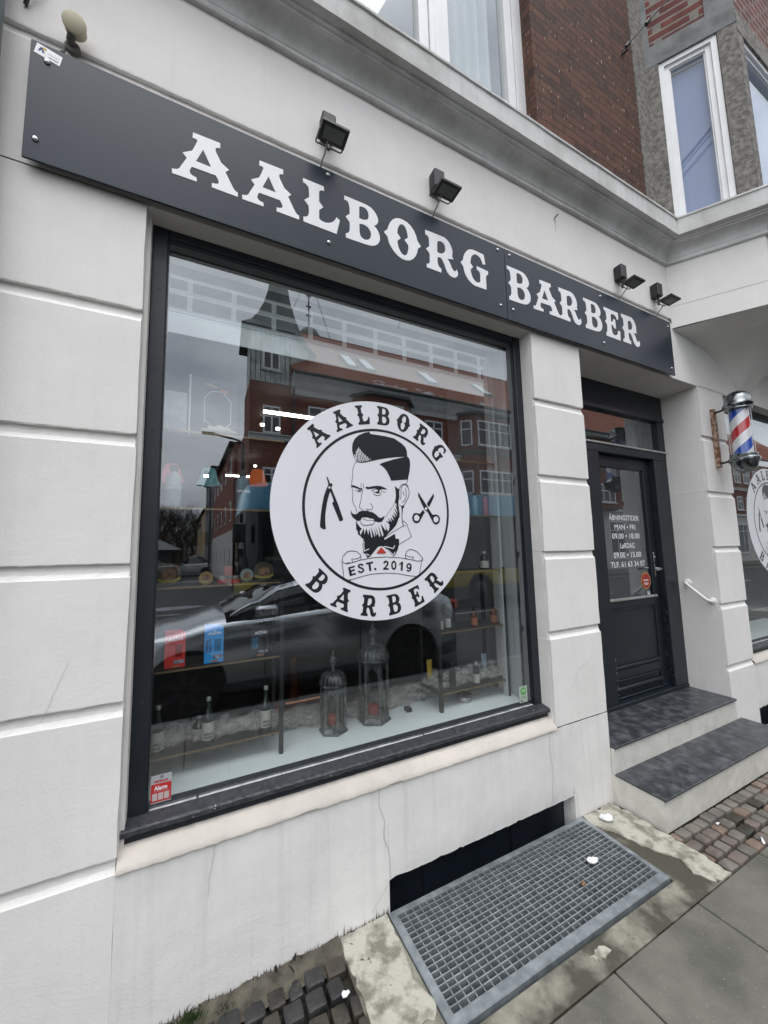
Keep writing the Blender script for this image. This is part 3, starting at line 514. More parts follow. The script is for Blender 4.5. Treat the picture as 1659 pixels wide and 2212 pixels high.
# shop windows: black frame, worn black sill, glass
def shop_window(dx):
    x0, x1, z0, z1, y = XL+0.014+dx, XR-0.001+dx, 0.606, 2.893, 0.090
    fw = 0.056
    m = MB()
    m.box(x0, x0+fw, y, y+0.085, z0, z1, 0.003); m.box(x1-fw, x1, y, y+0.085, z0, z1, 0.003)
    m.box(x0+fw, x1-fw, y+0.001, y+0.085, z1-0.036, z1, 0.003)
    m.box(x0+fw, x1-fw, y+0.002, y+0.085, z0-0.02, z0+0.006, 0.002)
    # inner stepped bead
    for a in (0.018,):
        m.box(x0+fw, x0+fw+0.004, y+0.008, y+0.080, z0+0.006, z1-0.036); m.box(x1-fw-0.004, x1-fw, y+0.008, y+0.080, z0+0.006, z1-0.036)
        m.box(x0+fw+0.004, x1-fw-0.004, y+0.008, y+0.080, z1-0.044, z1-0.0365)
    fr = m.build('shop_window', M['blackframe'], shop)
    m = MB(); m.add([(x0+fw, 0.108, z0), (x1-fw, 0.108, z0), (x1-fw, 0.108, z1-0.03), (x0+fw, 0.108, z1-0.03)], [(0, 1, 2, 3)])
    m.build('glass', M['glass'], fr)
    # timber sill, top lip and recessed lower board
    m = MB(); sx0, sx1 = x0+0.004, x1-0.002
    m.prism([(0.10, 0.640), (0.10, 0.575), (0.030, 0.603), (0.022, 0.612), (0.022, 0.640), (0.028, 0.646), (0.088, 0.628)][::-1], 'x', sx0, sx1) if False else None
    sx0 = XL+0.003+dx
    P0 = [(0.16, 0.617), (0.089, 0.616), (0.040, 0.606), (0.033, 0.601), (0.032, 0.588), (0.036, 0.5845), (0.16, 0.584)]
    n = 150; K = len(P0); rs = random.Random(17)
    for i in range(n+1):
        for k, (yy, zz) in enumerate(P0): m.v.append((sx0+(sx1-sx0)*i/n, yy+(rs.gauss(0, 0.0007) if 1 < k < 6 else 0), zz+(rs.gauss(0, 0.0008) if 1 < k < 6 else 0)))
    for i in range(n):
        for k in range(K-1): m.f.append([i*K+k, i*K+k+1, (i+1)*K+k+1, (i+1)*K+k]); m.m.append(0)
    m.f.append(list(range(K))); m.m.append(0); m.f.append([n*K+k for k in range(K)][::-1]); m.m.append(0)
    sl = m.build('sill', M['blackworn'], fr)
    m = MB(); m.prism([(0.12, 0.5835), (0.052, 0.5835), (0.050, 0.558), (0.12, 0.557)], 'x', sx0+0.001, sx1-0.002); m.build('lower_board', M['blackframe'], fr)
    # worn bright glazing strip at the bottom of the pane
    rnd = random.Random(5); m = MB(); x = x0+fw+0.01
    while x < x1-fw-0.02:
        l = rnd.uniform(0.04, 0.22); h = rnd.uniform(0.003, 0.008)
        xe = min(x+l, x1-fw-0.01)
        m.box(x, xe, 0.096, 0.1065, z0+0.0065, z0+0.0095+h*0.45, 0.001); x = xe+rnd.choice([0.0, 0.0, 0.0, 0.002, 0.008])
    m.build('glazing_bead', mat('chipped_bead', (0.62, 0.63, 0.64), (0.35, 0.36, 0.37), rough=0.5, scale=30), fr)
    for z in (2.62, 2.32, 2.28, 2.02, 1.99, 1.7, 1.0):
        MB().lathe([(0.004, 0), (0.004, -0.0012), (0.001, -0.0014)], (x0+0.03, y-0.0002, z), 8, 'y').build('screw_head', M['blackworn'], fr)
    return fr
shop_window(0); shop_window(DX)

# entrance door
DY = 0.29
m = MB()
m.box(2.318, 2.880, DY, 0.43, 0.340, 2.292, 0.003); m.box(3.655, 3.855, DY, 0.43, 0.340, 2.292, 0.004)
m.box(2.318, 3.855, DY-0.001, 0.43, 2.2925, 2.358, 0.003)
m.box(2.318, 3.855, DY-0.004, 0.40, 0.300, 0.339, 0.003)          # threshold
m.box(2.318, 3.855, DY+0.001, 0.40, 2.688, 2.892)                 # panel over the transom
m.box(2.318, 3.855, DY-0.010, 0.40, 2.655, 2.687, 0.003)
m.box(3.757, 3.855, DY+0.002, 0.40, 2.375, 2.654); m.box(2.318, 2.42, DY+0.002, 0.40, 2.375, 2.654)
frame = m.build('door_frame', M['blackframe'], shop)
m = MB(); m.box(2.32, 3.853, DY-0.012, 0.35, 2.3585, 2.3745, 0.002); m.build('metal_strip', M['alu'], frame)
m = MB(); m.add([(2.42, 0.318, 2.375), (3.757, 0.318, 2.375), (3.757, 0.318, 2.655), (2.42, 0.318, 2.655)], [(0, 1, 2, 3)]); m.build('transom_glass', M['glass'], frame)
LY = 0.345
m = MB()
m.box(2.884, 2.950, LY, LY+0.045, 0.345, 2.288, 0.003); m.box(3.566, 3.652, LY, LY+0.045, 0.345, 2.288, 0.003)
m.box(2.950, 3.566, LY, LY+0.045, 2.190, 2.288, 0.002)
m.box(2.950, 3.566, LY+0.001, LY+0.045, 1.030, 1.085, 0.002)
m.box(2.950, 3.566, LY+0.012, LY+0.040, 0.345, 1.030)             # recessed panel
m.box(2.950, 3.566, LY+0.003, LY+0.014, 1.012, 1.028, 0.003)
m.box(2.950, 3.566, LY-0.006, LY+0.014, 0.560, 0.585, 0.006); m.box(2.950, 3.566, LY-0.001, LY+0.014, 0.470, 0.482, 0.003); m.box(2.950, 3.566, LY+0.002, LY+0.014, 0.487, 0.553, 0.002)
m.box(2.950, 3.566, LY-0.014, LY+0.014, 0.400, 0.430, 0.008); m.box(2.960, 3.640, LY-0.012, LY+0.010, 0.3455, 0.358, 0.003)
door = m.build('entrance_door', M['blackframe'], shop)
m = MB(); m.add([(2.95, 0.360, 1.085), (3.566, 0.360, 1.085), (3.566, 0.360, 2.19), (2.95, 0.360, 2.19)], [(0, 1, 2, 3)]); m.build('glass', M['glass'], door)
m = MB(); m.box(2.952, 3.600, LY-0.010, LY+0.008, 1.086, 1.106, 0.003); m.build('drip_strip', M['alu'], door)
m = MB(); m.box(3.592, 3.624, LY-0.010, LY-0.0005, 1.255, 1.470, 0.006); m.lathe([(0.010, 0), (0.010, -0.045)], (3.608, LY-0.010, 1.325), 12, 'y')
m.tube([(3.608, LY-0.05, 1.325), (3.60, LY-0.058, 1.325), (3.555, LY-0.060, 1.322), (3.51, LY-0.060, 1.320)], 0.008, 10)
m.lathe([(0.009, 0), (0.009, -0.004), (0.004, -0.005)], (3.608, LY-0.010, 1.425), 12, 'y')
m.build('handle', M['chrome'], door, smooth=True)
# chips of missing paint along the hinge side
rnd = random.Random(9); m = MB()
for i in range(46):
    z = rnd.choice([rnd.uniform(0.38, 1.15), rnd.uniform(0.7, 1.0)]); y = rnd.uniform(0.295, 0.342); s = rnd.uniform(0.0015, 0.004)
    m.box(3.6542, 3.6548, y, y+s, z, z+s*rnd.uniform(0.8, 2.2))
for i in range(14):
    z = rnd.uniform(0.4, 0.75); s = rnd.uniform(0.0015, 0.004); m.box(2.881, 2.8815+s, DY-0.0006, DY-0.0002, z, z+s*3)
m.build('paint_chips', M['alu'], frame)

# cornice around wall and bay (profile: d = distance out, z)
BD = Vector((0.549, -0.836)); BN = Vector((-0.836, -0.549))
B0 = Vector((3.55, 0.0)); BW = 0.625
B1 = B0+BD*BW; B2 = Vector((7.05, B1.y)); B3 = Vector((7.05+(B1.x-3.55), 0.0))
foot = [Vector((-1.9, 0)), B0, B1, B2, B3, Vector((9.5, 0))]
def offset(path, d):
    out = []
    for i, p in enumerate(path):
        ns = []
        if i > 0: t = (path[i]-path[i-1]).normalized(); ns.append(Vector((t.y, -t.x)))
        if i < len(path)-1: t = (path[i+1]-path[i]).normalized(); ns.append(Vector((t.y, -t.x)))
        if len(ns) == 1: out.append(p+ns[0]*d)
        else:
            b = (ns[0]+ns[1]); b = b/b.dot(ns[0]); out.append(p+b*d)
    return out
prof = [(-0.02, 3.902), (0.016, 3.902), (0.022, 3.908), (0.022, 3.922), (0.014, 3.930), (0.014, 3.940)]
for k in range(9):
    a = k/8*pi/2; prof.append((0.018+0.078*(1-cos(a)), 3.945+0.075*sin(a)))
prof += [(0.098, 4.030), (0.112, 4.032), (0.112, 4.046), (0.126, 4.050), (0.150, 4.052), (0.150, 4.182), (0.158, 4.186), (0.158, 4.200), (0.150, 4.206), (-0.05, 4.225)]
def sweep(path, prof, segs=40, jit=0.0):
    rings = [offset(path, d) for d, z in prof]; m = MB(); rnd = random.Random(2)
    for s in range(len(path)-1):
        L = (path[s+1]-path[s]).length; n = max(1, int(L/0.10)); o = len(m.v)
        for i in range(n+1):
            for k, (d, z) in enumerate(prof):
                p = rings[k][s].lerp(rings[k][s+1], i/n); m.v.append((p.x, p.y+rnd.gauss(0, jit), z+rnd.gauss(0, jit)))
        K = len(prof)
        for i in range(n):
            for k in range(K-1): m.f.append([o+i*K+k, o+(i+1)*K+k, o+(i+1)*K+k+1, o+i*K+k+1]); m.m.append(0)
    return m
sweep(foot, prof, jit=0.0009).build('cornice', M['cornice'], shop, smooth=True, auto=25)

# bay: rendered lower box, curved soffit
def wallstrip(a, b, z0, z1, m, t=0.0):
    m.add([(a.x, a.y, z0), (b.x, b.y, z0), (b.x, b.y, z1), (a.x, a.y, z1)], [(0, 1, 2, 3)])
m = MB()
for a, b in ((B0, B1), (B1, B2), (B2, B3)):
    n = max(4, int((b-a).length/0.1))
    for i in range(n):
        p, q = a.lerp(b, i/n), a.lerp(b, (i+1)/n)
        for z0, z1 in ((3.345, 3.534), (3.534, 3.905)): wallstrip(p, q, z0, z1, m)
m.build('bay_apron', M['plaster'], shop)
m = MB(); o2 = offset([B0, B1, B2, B3], 0.0015)
for a, b in zip(o2, o2[1:]): m.add([(a.x, a.y, 3.531), (b.x, b.y, 3.531), (b.x, b.y, 3.534), (a.x, a.y, 3.534)], [(0, 1, 2, 3)])
m.build('bay_joint', M['crack'], shop)
def drop(x):
    v = 0
    for c in (4.72,):
        d = abs(x-c); d = max(0, d-0.12)
        v += 0.385*math.exp(-(d/0.36)**1.15)
    d = max(0, 3.9-x); return v
def soff(u, v):
    # v: 0 at the wall, 1 at the outer edge
    outer = B1.y
    x = B0.x+(B3.x-B0.x)*u
    # outer edge y at this x
    if x < B1.x: yo = (x-B0.x)/(B1.x-B0.x)*B1.y
    elif x > B2.x: yo = (B3.x-x)/(B3.x-B2.x)*B1.y
    else: yo = B1.y
    y = yo*v
    dist = abs(y)/0.52
    z = 3.346-drop(x)*max(0, 1-dist*1.25)**1.7
    return (x, y, z)
MB().grid(soff, 110, 18).build('bay_soffit', M['plaster'], shop, smooth=True, auto=60)
# upper storey
m = MB()
m.box(2.066, 3.36, 0.0, 0.30, 4.19, 7.6); m.box(-1.9, 0.44, 0.0, 0.30, 4.19, 7.6); m.box(0.44, 2.066, 0.0, 0.30, 6.25, 7.6)
m.build('brick_wall', M['brick'], shop)
m = MB(); m.box(3.36, 3.552, -0.008, 0.30, 4.19, 7.6); m.build('stone_strip', M['stone'], shop)
def on_bay(s0, s1, d0, d1, z0, z1, m, A=B0, T=BD, Nn=BN):
    ps = [A+T*s0+Nn*d0, A+T*s1+Nn*d0, A+T*s1+Nn*d1, A+T*s0+Nn*d1]
    m.prism([(p.x, p.y) for p in ps], 'z', z0, z1)
m = MB(); on_bay(0.0, 0.098, -0.2, 0.002, 4.19, 5.83, m); on_bay(0.502, 0.622, -0.2, 0.001, 4.19, 5.83, m)
pst = m.build('stone_pier', M['stone'], shop)
m = MB(); on_bay(0.0, 0.624, -0.2, 0.004, 5.83, 6.03, m); on_bay(0.44, 0.622, -0.2, 0.002, 6.03, 7.6, m); on_bay(0.0, 0.05, -0.2, 0.002, 6.03, 7.6, m)
m.build('stone_lintel', M['stonesmooth'], shop)
m = MB(); on_bay(0.05, 0.44, -0.2, -0.006, 6.03, 7.6, m); m.build('brick_panel', M['brickred'], shop)
T2 = Vector((1, 0)); N2 = Vector((0, -1))
m = MB(); on_bay(0.0, 0.10, -0.2, 0.001, 4.19, 5.75, m, B1, T2, N2); on_bay(0.0, 3.2, -0.2, 0.003, 5.75, 5.95, m, B1, T2, N2)
on_bay(1.30, 1.5, -0.2, 0.001, 4.19, 5.75, m, B1, T2, N2)
m.build('stone_pier', M['stone'], shop)
m = MB(); on_bay(0.0, 3.2, -0.2, -0.004, 5.95, 7.6, m, B1, T2, N2); m.build('brick_panel', M['brickred'], shop)

def bay_window(A, T, Nn, s0, s1, z0, z1, d=-0.012, f1=0.040, f2=0.036, name='bay_window'):
    m = MB()
    def ring(a, b, c, e, w, d0, d1):
        on_bay(a, a+w, d0, d1, c, e, m, A, T, Nn); on_bay(b-w, b, d0, d1, c, e, m, A, T, Nn)
        on_bay(a+w, b-w, d0, d1, e-w, e, m, A, T, Nn); on_bay(a+w, b-w, d0, d1, c, c+w*0.8, m, A, T, Nn)
    ring(s0, s1, z0, z1, f1, d-0.10, d)
    ring(s0+f1, s1-f1, z0+f1*0.8, z1-f1, f2, d-0.09, d-0.018)
    ring(s0+f1+f2, s1-f1-f2, z0+f1*0.8+f2*0.8, z1-f1-f2, 0.010, d-0.07, d-0.030)
    fr = m.build(name, M['whiteframe'], shop)
    m = MB(); p = A+T*(s0+f1)+Nn*(d-0.045); q = A+T*(s1-f1)+Nn*(d-0.045)
    m.add([(p.x, p.y, z0), (q.x, q.y, z0), (q.x, q.y, z1-f1), (p.x, p.y, z1-f1)], [(0, 1, 2, 3)]); m.build('glass', M['glass3'], fr)
    m = MB(); p = A+T*(s0+0.02)+Nn*(d-0.085); q = A+T*(s1-0.02)+Nn*(d-0.085)
    m.add([(p.x, p.y, z0), (q.x, q.y, z0), (q.x, q.y, z1-f1-0.06), (p.x, p.y, z1-f1-0.06)], [(0, 1, 2, 3)]); m.build('sky_tone_sheet', sky_tone, fr)  # sheet added behind the pane, coloured like the sky in its glass
    return fr
sky_tone = mat('painted_sky_blue', (0.24, 0.28, 0.48), (0.22, 0.26, 0.45), rough=0.8, scale=1)  # sky blue of the bay panes, put into the colour
bay_window(B0, BD, BN, 0.100, 0.500, 4.215, 5.828)
bay_window(B1, T2, N2, 0.105, 1.30, 4.215, 5.748)
m = MB(); m.prism([(p.x, p.y) for p in offset([B0, B1, B2, B3], -0.05)], 'z', 4.16, 4.18); m.box(3.4, 7.4, 1.4, 1.42, 4.1, 7.6)
m.build('bay_interior', M['intgrey'], shop)
# upper casement window left of the brick
UY = 0.085
m = MB()
m.box(0.44, 0.52, UY, UY+0.09, 4.19, 6.25); m.box(1.985, 2.066, UY, UY+0.09, 4.19, 6.25); m.box(1.240, 1.320, UY, UY+0.09, 4.19, 6.17); m.box(0.52, 1.985, UY, UY+0.09, 6.17, 6.25); m.box(0.52, 1.985, UY, UY+0.09, 4.19, 4.25)
for a, b in ((0.525, 1.235), (1.325, 1.980)):
    m.box(a, a+0.07, UY+0.012, UY+0.07, 4.25, 6.165); m.box(b-0.07, b, UY+0.012, UY+0.07, 4.25, 6.165); m.box(a+0.07, b-0.07, UY+0.012, UY+0.07, 4.25, 4.33); m.box(a+0.07, b-0.07, UY+0.012, UY+0.07, 6.1, 6.165)
m.box(1.2765, 1.2825, UY-0.002, UY, 4.2, 6.2)
uf = m.build('upper_window', M['whiteframe'], shop)
m = MB(); m.add([(0.52, UY+0.045, 4.25), (1.985, UY+0.045, 4.25), (1.985, UY+0.045, 6.17), (0.52, UY+0.045, 6.17)], [(0, 1, 2, 3)]); m.build('glass', M['glass2'], uf)
m = MB(); 
def curt(u, v): return (1.33+u*0.62, 0.30+0.03*sin(u*38), 4.2+2.0*v)
m.grid(curt, 60, 1); m.build('curtain', M['intwhite'], uf, smooth=True)
m = MB(); m.box(0.3, 2.2, 1.6, 1.62, 4.1, 6.6); m.box(0.3, 0.32, 0.2, 1.6, 4.1, 6.6); m.box(2.2, 2.22, 0.2, 1.6, 4.1, 6.6); m.box(0.3, 2.2, 0.175, 1.6, 6.5, 6.52); m.box(0.3, 2.2, 0.175, 1.6, 4.1, 4.12); m.build('upper_room', M['intgrey'], shop)
# roof slab so that no light falls in from above
m = MB(); m.box(-1.9, 9.5, 0.30, 6.0, 7.6, 7.7); m.box(-1.9, 9.5, 5.9, 6.0, 3.1, 7.6); m.box(-1.9, -1.8, 0.3, 5.9, -0.2, 7.6); m.box(9.4, 9.5, 0.3, 5.9, -0.2, 7.6)
m.build('rear_wall', M['reveal'], shop)

# ------------------------------------------------------------------ shop interior
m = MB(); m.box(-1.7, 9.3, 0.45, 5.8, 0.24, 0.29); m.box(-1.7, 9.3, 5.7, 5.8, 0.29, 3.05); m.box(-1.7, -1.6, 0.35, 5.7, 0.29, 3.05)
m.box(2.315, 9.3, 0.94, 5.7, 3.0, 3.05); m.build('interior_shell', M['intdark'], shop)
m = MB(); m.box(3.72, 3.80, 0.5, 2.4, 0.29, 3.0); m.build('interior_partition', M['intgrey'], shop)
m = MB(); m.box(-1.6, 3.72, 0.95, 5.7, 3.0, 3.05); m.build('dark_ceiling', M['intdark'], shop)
# white lowered ceiling with its ladder of rails over the window display; glow is added
lp = thing('ceiling_added_glow', 'white ceiling panel with a ladder of rails and an added glow, above and behind the main window', 'lamp', (0.7, 0.8, 2.9))
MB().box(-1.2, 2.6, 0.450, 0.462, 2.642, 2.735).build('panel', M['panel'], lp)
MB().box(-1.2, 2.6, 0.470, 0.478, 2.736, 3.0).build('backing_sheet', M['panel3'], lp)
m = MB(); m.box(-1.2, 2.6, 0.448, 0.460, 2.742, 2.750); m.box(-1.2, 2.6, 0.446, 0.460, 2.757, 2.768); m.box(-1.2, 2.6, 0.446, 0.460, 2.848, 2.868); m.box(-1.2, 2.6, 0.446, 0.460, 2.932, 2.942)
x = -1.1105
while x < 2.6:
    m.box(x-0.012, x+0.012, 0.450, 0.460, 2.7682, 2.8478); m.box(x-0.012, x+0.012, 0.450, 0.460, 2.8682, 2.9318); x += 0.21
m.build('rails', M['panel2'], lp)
m = MB(); m.box(-1.2, 2.6, 0.18, 0.72, 3.02, 3.04); m.build('ceiling_void', M['intgrey'], shop)
# display floor and inner reveals
for d in (0, DX): MB().box(XL+0.01+d, XR-0.01+d, 0.176, 0.62, 0.575, 0.598).build('display_board', M['display'], shop)
for d in (0, DX):
    for a in ((XR-0.012+d, XR+0.02+d, 0.176, 0.34, 0.60, 2.9), (XR-0.04+d, XR-0.02+d, 0.20, 0.235, 0.60, 2.9), (XR-0.07+d, XR-0.05+d, 0.30, 0.33, 0.60, 2.9), (XL-0.02+d, XL+0.012+d, 0.176, 0.34, 0.60, 2.9)): MB().box(*a).build('inner_reveal', M['intwhite'], shop)
MB().box(1.93, 2.02, 0.62, 1.0, 0.3, 2.9).build('inner_pillar', M['intgrey'], shop)

# ------------------------------------------------------------------ lettering helper
def flat_mesh(name, polys_list, depth, mats, parent, y, off=(0, 0), sc_=0.001, tr=None):
    """polys_list: list of glyphs, each [polygon, hole, ...] as flat coordinate lists; filled like type"""
    cu = bpy.data.curves.new(name, 'CURVE'); cu.dimensions = '2D'; cu.fill_mode = 'BOTH'; cu.extrude = depth/2
    for pl in polys_list:
        pts = [(pl[i], pl[i+1]) for i in range(0, len(pl), 2)]
        if tr: pts = [tr(*p) for p in pts]
        else: pts = [(p[0]*sc_+off[0], p[1]*sc_+off[1]) for p in pts]
        sp = cu.splines.new('POLY'); sp.points.add(len(pts)-1); sp.use_cyclic_u = True
        for q, p in zip(sp.points, pts): q.co = (p[0], p[1], 0, 1)
    return curve_to_mesh(cu, name, mats, parent, y, depth)
def curve_to_mesh(cu, name, mats, parent, y, depth, mat3=None):
    tmp = bpy.data.objects.new('tmp', cu); C.objects.link(tmp)
    if mat3 is not None: tmp.matrix_world = mat3
    dg = bpy.context.evaluated_depsgraph_get(); ev = tmp.evaluated_get(dg)
    me = bpy.data.meshes.new_from_object(ev); C.objects.unlink(tmp); bpy.data.objects.remove(tmp)
    m3 = mat3 if mat3 is not None else Matrix.Identity(4)
    for v in me.vertices:
        p = m3 @ v.co if mat3 is not None else v.co
        if mat3 is None: v.co = (p.x, y-depth/2-p.z*1.0, p.y)
        else: v.co = p
    me.name = name; me.materials.clear(); me.materials.append(mats)
    # smoothing of curved outlines is not wanted here
    o = bpy.data.objects.new(name, me); C.objects.link(o)
    if parent is not None:
        o.parent = parent; o.matrix_parent_inverse = Matrix.Translation(parent_loc(parent)).inverted()
    return o
def text_mesh(body, name, size, x, z, y, mats, parent, sx=1.0, align='LEFT', bold=0.0, rot=0.0, depth=0.0006, width=None, rotv=False):
    cu = bpy.data.curves.new(name, 'FONT'); cu.body = body; cu.size = size; cu.align_x = align; cu.extrude = depth/2; cu.offset = bold
    cu.resolution_u = 3
    tmp = bpy.data.objects.new('tmp', cu); C.objects.link(tmp); dg = bpy.context.evaluated_depsgraph_get()
    me = bpy.data.meshes.new_from_object(tmp.evaluated_get(dg)); C.objects.unlink(tmp); bpy.data.objects.remove(tmp)
    if width:
        xs = [v.co.x for v in me.vertices]; w = max(xs)-min(xs); sx = width/w
    c, s = cos(rot), sin(rot)
    for v in me.vertices:
        a, b = v.co.x*sx, v.co.y
        a, b = a*c-b*s, a*s+b*c
        v.co = (x+a, y-depth/2-v.co.z, z+b)
    me.materials.clear(); me.materials.append(mats)
    o = bpy.data.objects.new(name, me); C.objects.link(o)
    if parent is not None:
        o.parent = parent; o.matrix_parent_inverse = Matrix.Translation(parent_loc(parent)).inverted()
    return o

# ------------------------------------------------------------------ shop sign
sg = thing('shop_sign', 'long dark grey sign board with white western lettering above window and door', 'sign', (1.44, -0.03, 2.89))
SY = -0.036
m = MB(); m.box(-0.566, 1.6345, SY, SY+0.008, 2.892, 3.352, 0.0012); m.build('sign_panel', M['sign'], sg)
m = MB(); m.box(1.6385, 3.446, SY, SY+0.008, 2.892, 3.352, 0.0012); m.build('sign_panel', M['sign'], sg)
for z in (2.98, 3.30): MB().box(-0.50, 3.40, SY+0.0082, -0.0005, z-0.012, z+0.012).build('mounting_rail', M['alu'], sg)
for x, z in ((-0.534, 2.971), (-0.519, 3.285), (0.519, 3.326), (0.521, 2.975), (1.584, 3.322), (1.677, 3.318), (1.584, 2.965), (1.683, 2.965), (2.545, 3.309), (2.545, 2.958), (3.405, 3.30), (3.40, 2.945)):
    MB().lathe([(0.0095, 0), (0.0095, -0.003), (0.007, -0.006), (0.003, -0.0075)], (x, SY-0.0001, z), 14, 'y').build('screw', M['chrome'], sg, smooth=True)
seq = [('A', -0.124), ('A', 0.137), ('L', 0.399), ('B', 0.601), ('O', 0.814), ('R', 1.065), ('G', 1.296), ('B', 1.650), ('A', 1.860), ('R', 2.105), ('B', 2.352), ('E', 2.572), ('R', 2.776)]
for ch, x in seq:
    flat_mesh('letter', GLYPHS[ch], 0.0012, M['signwhite'], sg, SY-0.0002, (x, 3.033-(0.012 if x > 1.6 else 0)*0.8))
# small paper sticker on its corner
st = thing('sticker', 'small white paper sticker on the top left corner of the shop sign', 'sticker', (-0.515, SY, 3.31))
m = MB(); m.add([(-0.556, SY-0.0009, 3.304), (-0.484, SY-0.0009, 3.288), (-0.477, SY-0.0009, 3.328), (-0.549, SY-0.0009, 3.345)], [(0, 1, 2, 3)]); m.build('paper', M['signwhite'], st)
m = MB(); m.ribbon([(-0.543, 3.316), (-0.535, 3.332), (-0.530, 3.312)], 0.006, SY-0.0012); m.build('blue_mark', mat('ink_blue', (0.04, 0.07, 0.25), rough=0.6), st)
m = MB(); m.lathe([(0.006, 0), (0.006, -0.0002)], (-0.528, SY-0.0012, 3.330), 10, 'y'); m.build('yellow_mark', mat('ink_yellow', (0.6, 0.4, 0.08), rough=0.6), st)
m = MB(); m.ribbon([(-0.515, 3.305), (-0.488, 3.299)], 0.004, SY-0.0012); m.ribbon([(-0.518, 3.318), (-0.486, 3.311)], 0.0015, SY-0.0012); m.build('print', mat('ink_grey', (0.2, 0.2, 0.22), rough=0.6), st)

# ------------------------------------------------------------------ round window logo
RING = [('A', 134.5, 1), ('A', 116.8, 1), ('L', 101.8, 1), ('B', 88.0, 1), ('O', 73.6, 1), ('R', 58.6, 1), ('G', 42.6, 1),
        ('B', -134.0, -1), ('A', -116.4, -1), ('R', -99.6, -1), ('B', -83.6, -1), ('E', -67.6, -1), ('R', -52.0, -1)]
def logo(cx, cz, label, y=0.1385):
    t = thing('window_logo', label, 'window decal', (cx, y, cz), 'round barber logos on the shop windows')
    m = MB(); m.lathe([(0.564, 0.0), (0.564, -0.0008)], (cx, y, cz), 128, 'y'); m.build('white_disc', M['decalwhite'], t)
    m = MB(); o = 0; n = 128
    for k in range(n):
        a, b = 2*pi*k/n, 2*pi*(k+1)/n
        m.add([(cx+r*cos(q), y-0.0014, cz+r*sin(q)) for r, q in ((0.4045, a), (0.4045, b), (0.418, b), (0.418, a))], [(0, 3, 2, 1)])
    m.build('ring', M['decalblack'], t)
    for ch, ang, up in RING:
        g = GLYPHS[ch]; xs = g[0][0::2]; mid = (min(xs)+max(xs))/2; s = 0.102/0.220
        a = R(ang); 
        def tr(px, pz, mid=mid, a=a, up=up, s=s):
            u = (px-mid)*0.001*s*0.86; v = (pz-110)*0.001*s
            if up > 0: r = 0.4925+v; dx, dz = sin(a)*u, -cos(a)*u; return (r*cos(a)+dx, r*sin(a)+dz)
            r = 0.4945-v; dx, dz = -sin(a)*u, cos(a)*u; return (r*cos(a)+dx, r*sin(a)+dz)
        o = flat_mesh('letter', g, 0.0003, M['decalblack'], None, 0, tr=tr)
        for v in o.data.vertices: v.co = (v.co.x+cx, v.co.y+y-0.0012, v.co.z+cz)
        o.parent = t; o.matrix_parent_inverse = Matrix.Translation(parent_loc(t)).inverted()
    for L, nm, mt in ((1, 'barber_drawing', 'decalblack'), (2, 'highlight', 'decalwhite'), (3, 'lip_line', 'decalblack'), (4, 'red_shirt_front', 'decalred')):
        m = MB(); e = 0
        for l, w, q in LOGO:
            if l != L: continue
            pts = [(cx+q[i]*0.001, cz+q[i+1]*0.001) for i in range(0, len(q), 2)]; yy = y-0.0012-0.0006*L-e*0.000003; e += 1
            if w == 0: m.add([(p[0], yy, p[1]) for p in pts], [list(range(len(pts)))])
            else:
                m.ribbon(pts, w*0.001, yy)
                if w > 3:
                    for p in pts[1:-1]: 
                        m.add([(p[0]+w*0.0005*cos(k*pi/4), yy-0.0000015, p[1]+w*0.0005*sin(k*pi/4)) for k in range(8)], [list(range(8))])
        m.build(nm, M[mt], t)
    bpy.context.view_layer.update()
    s_ = 0.9815; t.scale = (s_, 1, s_); t.location = (cx*s_, 0.1065, 1.53+(cz-1.53)*s_)
    return t
logo(0.857, 1.751, 'large round white barber logo with bearded man, razor and scissors on the main window')
logo(5.444, 1.751, 'round white barber logo on the farther window, right of the barber pole, cut off')

# opening hours on the door glass
oh = thing('opening_hours', 'white opening hours lettering on the black door glass', 'window lettering', (3.26, 0.357, 1.35))
for body, x0, x1, z, h in (('\u00c5BNINGSTIDER', 3.047, 3.462, 1.745, 0.052), ('MAN \u2022 FRI', 3.108, 3.396, 1.667, 0.052), ('09.00 \u2022 18.00', 3.070, 3.448, 1.590, 0.054), ('L\u00f8RDAG', 3.165, 3.362, 1.510, 0.052), ('09.00 \u2022 15.00', 3.070, 3.446, 1.433, 0.054), ('TLF. 61 63 34 07', 3.022, 3.490, 1.355, 0.054)):
    text_mesh(body, 'text_line', h*1.18, x0, z, 0.3575, M['signwhite'], oh, width=x1-x0, bold=0.0006, depth=0.0004)
# stickers
st = thing('sticker', 'oval red sticker with yellow rim on the lower right of the door glass', 'sticker', (3.485, 0.357, 1.225))
m = MB()
def oval(cx, cz, a, b, y, n=32): return [(cx+a*cos(2*pi*k/n), y, cz+b*sin(2*pi*k/n)) for k in range(n)]
m.add(oval(3.485, 1.228, 0.070, 0.070, 0.3582), [list(range(32))]); m.build('yellow_rim', mat('sticker_yellow', (0.55, 0.30, 0.08), rough=0.5), st)
m = MB(); m.add(oval(3.485, 1.228, 0.062, 0.062, 0.3576), [list(range(32))]); m.build('red_field', mat('sticker_red', (0.36, 0.04, 0.03), rough=0.5), st)
m = MB()
for z, w in ((1.232, 0.075), (1.208, 0.07), (1.200, 0.06), (1.192, 0.04)): m.ribbon([(3.485-w/2, z), (3.485+w/2, z)], 0.004 if z < 1.22 else 0.008, 0.3572)
m.build('print', M['signwhite'], st)
st = thing('sticker', 'small square grey sticker below the oval red one on the door glass', 'sticker', (3.51, 0.357, 1.12))
m = MB(); m.box(3.485, 3.530, 0.3570, 0.3576, 1.106, 1.140); m.build('paper', mat('sticker_grey', (0.30, 0.38, 0.36), rough=0.5), st)
